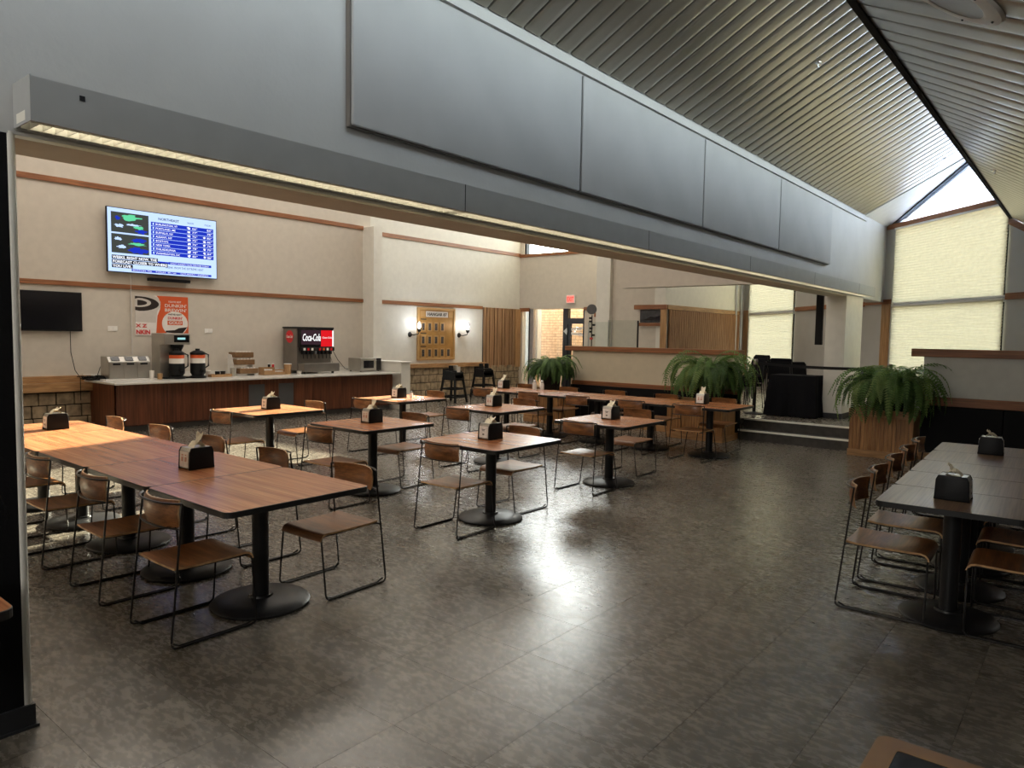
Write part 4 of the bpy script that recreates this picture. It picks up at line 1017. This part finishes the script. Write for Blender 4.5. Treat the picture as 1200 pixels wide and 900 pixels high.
# orange poster
r = thing('wall_poster', 'orange and white coffee poster on the beige wall', 'poster', (-13.35, 6.11, 1.955))
PW, PH = .48, .36
q = MB(); q.box((0, -PW, -PH), (.012, PW, PH)); pb = q.build('board', 'white_print', r)
def ppoly(pts, m_, x, nm='print'):
    q = MB(); q.poly_prism([(x, a, b) for a, b in pts], (.0008, 0, 0)); return q.build(nm, m_, pb)
ppoly([(PW, -PH), (-.12, -PH), (-.09, .0), (-.04, .12), (-.03, .22), (-.06, .31), (-.10, PH), (PW, PH)], 'orange', .0125)
ppoly([(-PW, -.12), (-.12, -.13), (-.09, .08), (-.04, .16), (-.03, .25), (-.08, .33), (-.16, PH), (-PW, PH)], 'grey_print', .0130)
ppoly([(-PW, PH-.02)] + [(-.42+.36*math.cos(R(a)), .205+.13*math.sin(R(a))) for a in range(80, -95, -12)] + [(-PW, .09)], 'coffee', .0140)
ppoly([(-.42+.22*math.cos(R(a)), .225+.08*math.sin(R(a))) for a in range(90, -95, -15)] + [(-PW+.0, .15), (-PW, .29)], 'grey_print', .0150)
ppoly([(-.44+.17*math.cos(R(a)), .222+.05*math.sin(R(a))) for a in range(90, -95, -15)], 'coffee', .0160)
ppoly([(.23+.24*math.cos(R(a)), -.14+.225*math.sin(R(a))) for a in range(0, 360, 12)], 'white_print', .0140)
ppoly([(.05, -.30), (.36, -.33), (.46, -.20), (.30, -.22), (.22, -.26), (.06, -.27)], 'coffee', .0150)
ppoly([(.09, -.165), (.37, -.165), (.37, -.085), (.09, -.085)], 'orange', .0150)
def pt_(s, w_, h_, y, z, m_, b=.003, x=.0165): text(s, w_, h_, (x, y, z), m_, pb, bold=b, ext=.0004)
pt_("YOU'VE GOT", .24, .032, .11, .245, 'white_print', .001); pt_("DUNKIN'", .40, .058, .04, .162, 'white_print', .001); pt_("BREWIN'", .40, .058, .04, .080, 'white_print', .001)
pt_("WE'VE GOT", .26, .030, .10, .035-.02, 'coffee', .001); pt_("DUNKIN'", .27, .045, .095, -.045-.015, 'red', .002); pt_('GOLD', .24, .055, .11, -.148, 'white_print', .0015)
pt_('NKIN', .24, .075, -.47, -.335, 'red', .004); pt_('X Z', .20, .06, -.47, -.215, 'red', .003)

# honour board with photos and the two sconces
r = thing('honour_board', 'golden honour board with small framed photos and hangar title', 'plaque', (-13.8, 13.55, 1.70))
bw2, bh2 = .665, .66
q = MB(); q.box((0, -bw2, -bh2), (.03, bw2, bh2)); q.build('board', 'gold', r)
for a in (((0, -bw2-.03, -bh2-.03), (.055, -bw2+.03, bh2+.03)), ((0, bw2-.03, -bh2-.03), (.055, bw2+.03, bh2+.03)), ((0, -bw2+.03, bh2-.03), (.055, bw2-.03, bh2+.03)), ((0, -bw2+.03, -bh2-.03), (.055, bw2-.03, -bh2+.03))):
    q = MB(); q.box(*a); q.build('frame_side', 'brass_frame', r, bevel=.006)
q = MB(); q.box((.03, -.40, .45), (.04, .42, .60)); tp = q.build('title_plate', 'grey_print', r)
text('HANGAR 87', .72, .080, (.0405, -.35, .485), 'coffee', tp, bold=.004)
for y_ in (-.52, .53):
    q = MB(); q.box((.03, y_-.08, .45), (.042, y_+.08, .60)); q.build('corner_badge', 'brass_frame', r)
for z_ in (.385, .02, -.33):
    q = MB(); q.box((.03, -.58, z_-.012), (.034, -.38, z_+.014)); q.build('name_strip', 'coffee', r)
for row, n_ in ((.19, 4), (-.16, 4), (-.50, 5)):
    for k in range(n_):
        y_ = -.50+k*.235
        q = MB(); q.box((.03, y_-.085, row-.12), (.045, y_+.085, row+.12)); pf = q.build('photo_frame', 'brass_frame', r, bevel=.004)
        q = MB(); q.box((.045, y_-.045, row-.09), (.047, y_+.045, row+.09)); q.build('photo', 'photo', pf)
def sconce(y, lb):
    r = thing('wall_sconce', lb, 'lamp', (-13.8, y, 1.80), group='black sconces beside the honour board')
    q = MB(); q.lathe([(.0001, 0), (.07, 0), (.05, .03), (.0001, .035)], (0, 0, 0), 14); q.build('wall_plate', 'black_metal', r, rot=(0, R(90), 0), loc=(0, 0, -.12))
    q = MB(); q.tube([(.03, 0, -.12), (.10, .05, -.13), (.18, .13, -.10), (.18, .16, -.04)], .013, 8); q.lathe([(.0001, 0), (.03, .0), (.055, .05), (.05, .07)], (.18, .16, -.05), 14); q.build('arm', 'black_metal', r, smooth=True)
    q = MB(); q.lathe([(.05, 0), (.058, .06), (.055, .16), (.035, .21)], (.18, .16, .02), 14); q.build('glass_shade', 'jar', r, smooth=True)
    q = MB(); q.lathe([(.0001, 0), (.03, .02), (.036, .09), (.025, .14), (.0001, .15)], (.18, .16, .03), 12); q.build('bulb', 'bulb', r, smooth=True)
    l = bpy.data.lights.new('sconce_light', 'POINT'); l.energy = 8; l.color = (.86, .92, 1); l.shadow_soft_size = .05
    o = bpy.data.objects.new('sconce_light', l); COL.objects.link(o); o.parent = r; o.location = (.26, .16, .16)
sconce(12.62, 'black wall sconce with glowing glass, left of the honour board'); sconce(14.45, 'black wall sconce with glowing glass, right of the honour board')

# stacked wooden high chairs
def high_chair(x, y, rz, lb, top):
    r = thing('high_chair', lb, 'high chair', (x, y, 0), R(rz), 'black high chairs at the stone wall')
    for sx_ in (-1, 1):
        for sy_ in (-1, 1):
            q = MB(); a = Vector((sx_*.25, sy_*.25, 0)); b = Vector((sx_*.17, sy_*.17, .62)); e = Vector((.022, 0, 0)); g_ = Vector((0, .022, 0))
            q.hexa([a-e-g_, a+e-g_, a+e+g_, a-e+g_, b-e-g_, b+e-g_, b+e+g_, b-e+g_]); q.build('leg', 'plastic', r)
    for z_, k in ((.14, .232), (.34, .206)):
        for s in (-1, 1):
            q = MB(); q.box((-k, s*k-.012, z_-.02), (k, s*k+.012, z_+.02)); q.build('stretcher', 'plastic', r)
            q = MB(); q.box((s*k-.012, -k, z_-.02), (s*k+.012, k, z_+.02)); q.build('stretcher', 'plastic', r)
    q = MB(); q.box((-.2, -.2, .56), (.2, .2, .60)); q.build('seat', 'plastic', r)
    for s in (-1, 1):
        q = MB(); q.poly_prism([(-.2, s*.2, .60), (.2, s*.2, .60), (.17, s*.18, .76), (-.17, s*.18, .80)], (0, -s*.02, 0)); q.build('side_panel', 'plastic', r)
    q = MB(); q.box((-.2, -.18, .60), (-.18, .18, .84)); q.build('backrest', 'plastic', r)
    q = MB(); q.tube([(.18, -.18, .74), (.18, .18, .74)], .014, 8); q.build('front_bar', 'plastic', r)
    b = thing('booster_seat', top, 'booster seat', (x, y, .80), R(rz), 'booster seats piled on the high chairs')
    q = MB(); q.box((-.15, -.16, -.12), (.15, .16, .0)); q.build('shell', 'plastic', b, bevel=.02)
    for s in (-1, 1):
        q = MB(); q.lathe([(.0001, -.02), (.06, -.02), (.06, .10), (.0001, .11)], (.0, s*.10, .02), 14); q.build('bolster', 'steel' if s > 0 and 'nearer' in top else 'plastic', b, smooth=True, rot=None)
    if 'nearer' in top:
        q = MB(); q.box((.155, -.06, -.04), (.17, .06, .10)); q.build('label_plate', 'grey_print', b)
high_chair(-12.55, 12.95, 8, 'nearer black wooden high chair against the stone wall', 'black and silver booster seat piled on the nearer high chair')
high_chair(-12.95, 14.55, -5, 'farther black wooden high chair by the slat panel', 'black booster seat piled on the farther high chair')

# exit sign, round thing on its stand, glass guards
r = thing('exit_sign', 'red lit exit sign above the glass door', 'sign', (-11.88, 17.1, 2.765))
q = MB(); q.box((-.15, -.06, -.12), (.15, -.01, .12)); q.build('sign_box', 'white_plastic', r, bevel=.008)
q = MB(); q.box((-.135, -.064, -.105), (.135, -.06, .105)); q.build('sign_face', 'exit_face', r)
text('EXIT', .23, .13, (-.115, -.066, -.065), 'exit_red', r, rot=(R(90), 0, 0), bold=.004)
r = thing('round_sign_stand', 'dark round disc on a thin stand behind the half wall', 'stand', (-8.16, 12.5, .34))
q = MB(); q.tube([(0, 0, 0), (0, 0, 1.80)], .012, 8); q.lathe([(.0001, 0), (.15, 0), (.15, .02), (.0001, .02)], (0, 0, 0), 20); q.build('pole', 'black_metal', r)
q = MB(); q.lathe([(.0001, -.015), (.098, -.015), (.105, 0), (.098, .015), (.0001, .015)], (0, 0, 0), 28); q.build('disc', 'door_grey', r, loc=(0, -.02, 1.92), rot=(R(90), 0, R(25)))
for k in range(7):
    q = MB(); q.box((-.03+.05*math.sin(k*2), -.03, 1.30+k*.07), (.02+.05*math.sin(k*2), .02, 1.34+k*.07)); q.build('clip', 'plastic' if k else 'red', r)
for k, (x0_, x1_, z1_, lb) in enumerate(((-7.84, -7.30, 1.985, 'left glass guard standing on the half wall cap'), (-7.40, -6.74, 2.02, 'right glass guard standing on the half wall cap'))):
    r = thing('glass_guard', lb, 'glass panel', ((x0_+x1_)/2, 11.88+.03*k, 1.51), group='glass guards on the half wall')
    h = (x1_-x0_)/2
    q = MB(); q.box((-h, -.004, 0), (h, .004, z1_-1.51)); q.build('glass_sheet', 'glass', r)
    for s in (-h+.01, h-.015):
        q = MB(); q.box((s, -.008, 0), (s+.008, .008, z1_-1.51)); q.build('edge_trim', 'alu', r)
r = thing('sneeze_post', 'dark slotted post at the right end of the glass guards', 'post', (-6.72, 11.86, 1.51))
q = MB(); q.box((-.012, -.012, 0), (.012, .012, .50)); q.build('post', 'black_metal', r)

# ---- platform things
def make_conf(n_stack, x, y, rz, lb):
    for k in range(n_stack):
        r = thing('stacking_chair', lb % ['lowest', 'second', 'third', 'top'][k] if '%s' in lb else lb, 'chair', (x+.02*k, y+.045*k, .336+.075*k), R(rz), 'stacked black chairs on the platform')
        for sx_ in (-1, 1):
            q = MB(); q.tube([(sx_*.22, .22, .0), (sx_*.22, .2, .44)], .012, 6); q.build('leg', 'black_metal', r)
            q = MB(); q.tube([(sx_*.22, -.24, .0), (sx_*.22, -.19, .44), (sx_*.21, -.25, .86)], .012, 6); q.build('leg', 'black_metal', r)
        q = MB(); q.box((-.22, -.2, .43), (.22, .23, .49)); q.build('seat', 'cloth', r, bevel=.02)
        q = MB(); q.poly_prism([(-.22, -.19, .54), (.22, -.19, .54), (.22, -.25, .86), (.19, -.255, .90), (-.19, -.255, .90), (-.22, -.25, .86)], (0, -.05, 0)); q.build('backrest', 'cloth', r, bevel=.012)
make_conf(3, -5.45, 14.0, 150, '%s black chair of the stack behind the middle fern')
make_conf(2, -5.05, 14.75, 205, '%s black chair of the second stack on the platform')
make_conf(1, -4.75, 15.25, 230, 'single black chair between the stack and the cloth-covered table')
# table under a black cloth
r = thing('covered_table', 'table fully draped with a black cloth on the platform', 'table', (-4.20, 13.15, .336))
q = MB(); q.box((-.36, -.25, .70), (.36, .25, .725)); q.build('tabletop', 'trim_wood', r)
for a in (-.3, .3):
    q = MB(); q.tube([(a, 0, 0), (a, 0, .7)], .02, 8); q.build('leg', 'black_metal', r)
q = MB(); ring0 = []; ring1 = []; ring2 = []; n = 72
for k in range(n):
    a = 2*math.pi*k/n; c_, s__ = math.cos(a), math.sin(a); e = 1/max(abs(c_)/.385, abs(s__)/.275)
    f_ = 1+.06*math.sin(k*1.05)+.05*math.sin(k*.52+1) + .14*(abs(c_*s__)*2)**2
    ring0.append((e*c_, e*s__, .735)); ring1.append((e*c_*1.02, e*s__*1.02, .70)); ring2.append((e*c_*1.08*f_, e*s__*1.08*f_, .012))
q.quadgrid([[(p[0]*.02, p[1]*.02, .737) for p in ring0], ring0, ring1, [tuple((a_+b_)/2 for a_, b_ in zip(p, p2)) for p, p2 in zip(ring1, ring2)], ring2], 0, True)
q.build('tablecloth', 'cloth', r, smooth=True)
# belt barrier
def stanchion(x, y, lb):
    r = thing('belt_stanchion', lb, 'barrier post', (x, y, .336), group='belt barrier posts on the platform')
    q = MB(); q.lathe([(.0001, 0), (.17, 0), (.17, .015), (.05, .04), (.0001, .04)], (0, 0, 0), 24); q.build('base', 'black_metal', r, smooth=True)
    q = MB(); q.lathe([(.032, .03), (.032, .93)], (0, 0, 0), 14); q.build('post', 'black_metal', r, smooth=True)
    q = MB(); q.lathe([(.0001, .90), (.042, .90), (.042, .985), (.03, 1.0), (.0001, 1.0)], (0, 0, 0), 14); q.build('belt_head', 'steel_dark', r, smooth=True)
stanchion(-4.88, 12.95, 'black belt barrier post beside the middle fern'); stanchion(-2.62, 12.75, 'black belt barrier post hidden behind the right fern')
q = MB(); a = Vector((-4.84, 12.95, 1.265)); b = Vector((-2.59, 12.75, 1.25)); rows = []
for i in range(13):
    p = a.lerp(b, i/12); p.z -= .03*math.sin(math.pi*i/12); rows.append([p+Vector((0, 0, .025)), p-Vector((0, 0, .025))])
q.quadgrid(rows); q.quadgrid([[p+Vector((0, .003, 0)) for p in rw] for rw in rows]); o = q.build('barrier_belt', 'plastic'); tag(o, 'black retractable belt stretched between the two barrier posts', 'belt')
# black speaker column and camera hanging by the column
r = thing('wall_speaker', 'tall black hanging panel left of the white column', 'speaker', (-4.72, 16.1, 2.15))
q = MB(); q.box((-.07, -.05, -.55), (.07, .05, .52)); q.build('cabinet', 'plastic', r, bevel=.01)
q = MB(); q.tube([(0, 0, .52), (0, 0, 2.8)], .012, 6); q.build('hanger', 'plastic', r)
r = thing('ceiling_camera', 'small white camera above the black hanging panel', 'camera', (-4.85, 16.0, 2.78))
q = MB(); q.lathe([(.0001, 0), (.05, .01), (.06, .06), (.05, .10), (.0001, .11)], (0, 0, 0), 14); q.build('dome', 'white_plastic', r, smooth=True)
q = MB(); q.tube([(0, 0, .10), (0, 0, 2.2)], .01, 6); q.build('stem', 'white_plastic', r)

# ---- planters
def planter(x0, x1, y0, y1, h, lb, nb):
    r = thing('planter_box', lb, 'planter', ((x0+x1)/2, (y0+y1)/2, 0), group='oak planter boxes'); w_, d_ = (x1-x0)/2, (y1-y0)/2
    q = MB(); q.box((-w_+.03, -d_+.03, .02), (w_-.03, d_-.03, h-.05)); q.build('liner', 'stone_gap', r)
    for k in range(nb):
        a = -w_+.012+(2*w_-.024)*k/nb; b = a+(2*w_-.024)/nb-.004
        q = MB(); q.box((a, -d_+.012, .10), (b, -d_+.03, h-.11)); q.build('board', 'oak_board', r)
    nd = max(4, int(nb*d_/w_))
    for s in (-1, 1):
        for k in range(nd):
            a = -d_+.03+(2*d_-.06)*k/nd; b = a+(2*d_-.06)/nd-.004
            q = MB(); q.box((s*(w_-.03), a, .10), (s*(w_-.012), b, h-.11)); q.build('board', 'oak_board', r)
    for z0_, z1_, nm in ((0, .10, 'skirting'), (h-.11, h, 'top_band')):
        for a_, b_ in (((-w_, -d_), (w_, -d_+.025)), ((-w_, d_-.025), (w_, d_)), ((-w_, -d_+.025), (-w_+.025, d_-.025)), ((w_-.025, -d_+.025), (w_, d_-.025))):
            q = MB(); q.box((*a_, z0_), (*b_, z1_)); q.build(nm, 'trim_oak', r, bevel=.003)
    q = MB(); q.box((-w_+.025, -d_+.025, h-.09), (w_-.025, d_-.025, h-.06)); q.build('soil', 'soil', r)
planter(-2.86, -1.992, 11.38, 12.02, .70, 'oak planter box of the right fern, beside the steps', 16)
planter(-5.72, -4.70, 11.14, 11.70, .66, 'oak planter box of the middle fern, left of the steps', 18)
planter(-8.85, -7.95, 11.14, 11.70, .66, 'oak planter box of the left fern, near the exit', 16)

def frond_mesh(L, a0, m_, seed):
    rnd = random.Random(seed); q = MB(); pts = [(0, 0)]; n = 16; a = a0; x = z = 0
    end = R(rnd.uniform(-88, -70))
    for i in range(n):
        u_ = (i+.5)/n; a = a0+(end-a0)*min(1, u_*1.25)**1.15
        x += L/n*math.cos(a); z += L/n*math.sin(a); pts.append((x, z))
    P = [Vector((p[0], 0, p[1])) for p in pts]
    q.tube(P, .003, 3)
    for i in range(3, n*2):
        t_ = i/2; k = int(t_); f_ = t_-k
        if k >= n: break
        p = P[k].lerp(P[k+1], f_); d = (P[k+1]-P[k]).normalized(); up = Vector((-d.z, 0, d.x))
        ll = .078*math.sin(math.pi*min(1, .15+.86*(t_/n)))**.6
        for s in (-1, 1):
            tip = p+Vector((0, s*ll, 0))+d*ll*.45-up*ll*rnd.uniform(.0, .35)
            b = len(q.v); w_ = d*.014
            mid = p.lerp(tip, .5)+up*.005
            q.v += [tuple(p-w_*.6), tuple(mid-w_), tuple(tip), tuple(mid+w_), tuple(p+w_*.6)]
            q.f.append((b, b+1, b+2, b+3, b+4)); q.m.append(0)
    return q.build('frond', m_)
FM = [frond_mesh(L, R(a_), m_, i) for i, (L, a_, m_) in enumerate([(1.15, 78, 'leaf'), (1.0, 66, 'leaf_dark'), (1.3, 80, 'leaf'), (.9, 72, 'leaf_light'), (1.2, 74, 'leaf_light'),
      (.55, 84, 'leaf'), (.8, 58, 'leaf_dark'), (1.1, 60, 'leaf_dark'), (.6, 70, 'leaf_light'), (.75, 40, 'leaf'), (1.0, 50, 'leaf')])]
def fern(x, y, z, sc_, n, lb, seed, dark=False, up=.22):
    rnd = random.Random(seed); r = thing('boston_fern', lb, 'plant', (x, y, z), group='large drooping ferns')
    q = MB(); q.lathe([(.0001, 0), (.17, 0), (.22, up+.08), (.19, up+.08), (.17, up+.05), (.0001, up+.05)], (0, 0, -.06), 20); q.build('pot', 'soil', r, smooth=True)
    for k in range(n):
        pool = [1, 6, 7, 0, 1, 6, 10, 5] if dark else list(range(11))
        o = FM[rnd.choice(pool)].copy(); COL.objects.link(o); o.parent = r
        a = 2*math.pi*(k*.618+rnd.uniform(-.08, .08)); s = sc_*rnd.uniform(.62, 1.12); rr = rnd.uniform(.0, .14)
        o.location = (rr*math.cos(a), rr*math.sin(a), up+rnd.uniform(-.02, .05))
        o.rotation_euler = (rnd.uniform(-.35, .35), rnd.uniform(-.25, .35), a); o.scale = (s, s*rnd.uniform(.8, 1.2), s)
    return r
fern(-2.36, 11.56, .72, .98, 260, 'large green fern in the oak planter right of the steps', 3)
fern(-5.02, 11.26, .70, .92, 250, 'large green fern in the oak planter left of the steps', 5, up=.34)
fern(-8.28, 11.26, .68, .68, 220, 'dark green fern near the exit at the left end of the half wall', 9, True, up=.36)
for o in FM: bpy.data.objects.remove(o)

# ---- round fixture and small fittings on the slat ceilings
def on_right(x, y, d=0): return Vector((x, y, ceil_r(x)-d))
r = thing('round_diffuser', 'round white rimmed fixture on the right-hand slat ceiling', 'light', tuple(on_right(-.605, 3.69, .004)))
r.rotation_euler = (0, math.atan(.71), 0)
q = MB(); q.lathe([(.18, -.022), (.20, -.028), (.255, -.014), (.262, 0)], (0, 0, 0), 40); q.build('rim', 'white_plastic', r, smooth=True)
q = MB(); q.lathe([(.0001, -.014), (.182, -.02)], (0, 0, 0), 40); q.build('centre_plate', 'steel', r, smooth=True)
q = MB()
for k in range(6): q.lathe([(.0001, -.028), (.005, -.028), (.005, -.018)], (.225*math.cos(k*1.05+.3), .225*math.sin(k*1.05+.3), 0), 8)
q.build('screw', 'black_metal', r)
def fitting(p, lb, slope_):
    r = thing('sprinkler_head', lb, 'sprinkler', tuple(p), group='sprinkler heads on the slat ceilings')
    q = MB(); q.lathe([(.0001, -.012), (.035, -.01), (.038, 0)], (0, 0, 0), 14); q.build('flange', 'chrome', r, smooth=True)
    q = MB(); q.lathe([(.0001, -.05), (.018, -.05), (.018, -.045), (.006, -.04), (.006, -.01)], (0, 0, 0), 10); q.build('nozzle', 'chrome', r, smooth=True)
fitting(Vector((-2.40, 7.75, ceil_l(-2.40))), 'small chrome sprinkler in the middle of the left slat ceiling', 0)
fitting(Vector((-2.15, 13.55, ceil_l(-2.15))), 'small chrome sprinkler on the white strip near the gable', 0)
fitting(Vector((-.95, 8.9, ceil_r(-.95))), 'chrome sprinkler on the right-hand slat ceiling', 0)

# fit lettering widths and turn the letters into meshes
dg = bpy.context.evaluated_depsgraph_get()
for o, w_ in TEXTS:
    me = bpy.data.meshes.new_from_object(o.evaluated_get(dg))
    n_ = bpy.data.objects.new('lettering', me); COL.objects.link(n_); n_.parent = o.parent
    n_.location = o.location; n_.rotation_euler = o.rotation_euler
    xs = [v.co.x for v in me.vertices]
    if xs: n_.scale = (w_/max(1e-4, max(xs)-min(xs)), 1, 1)
    if not me.materials: me.materials.append(o.data.materials[0])
    bpy.data.objects.remove(o)
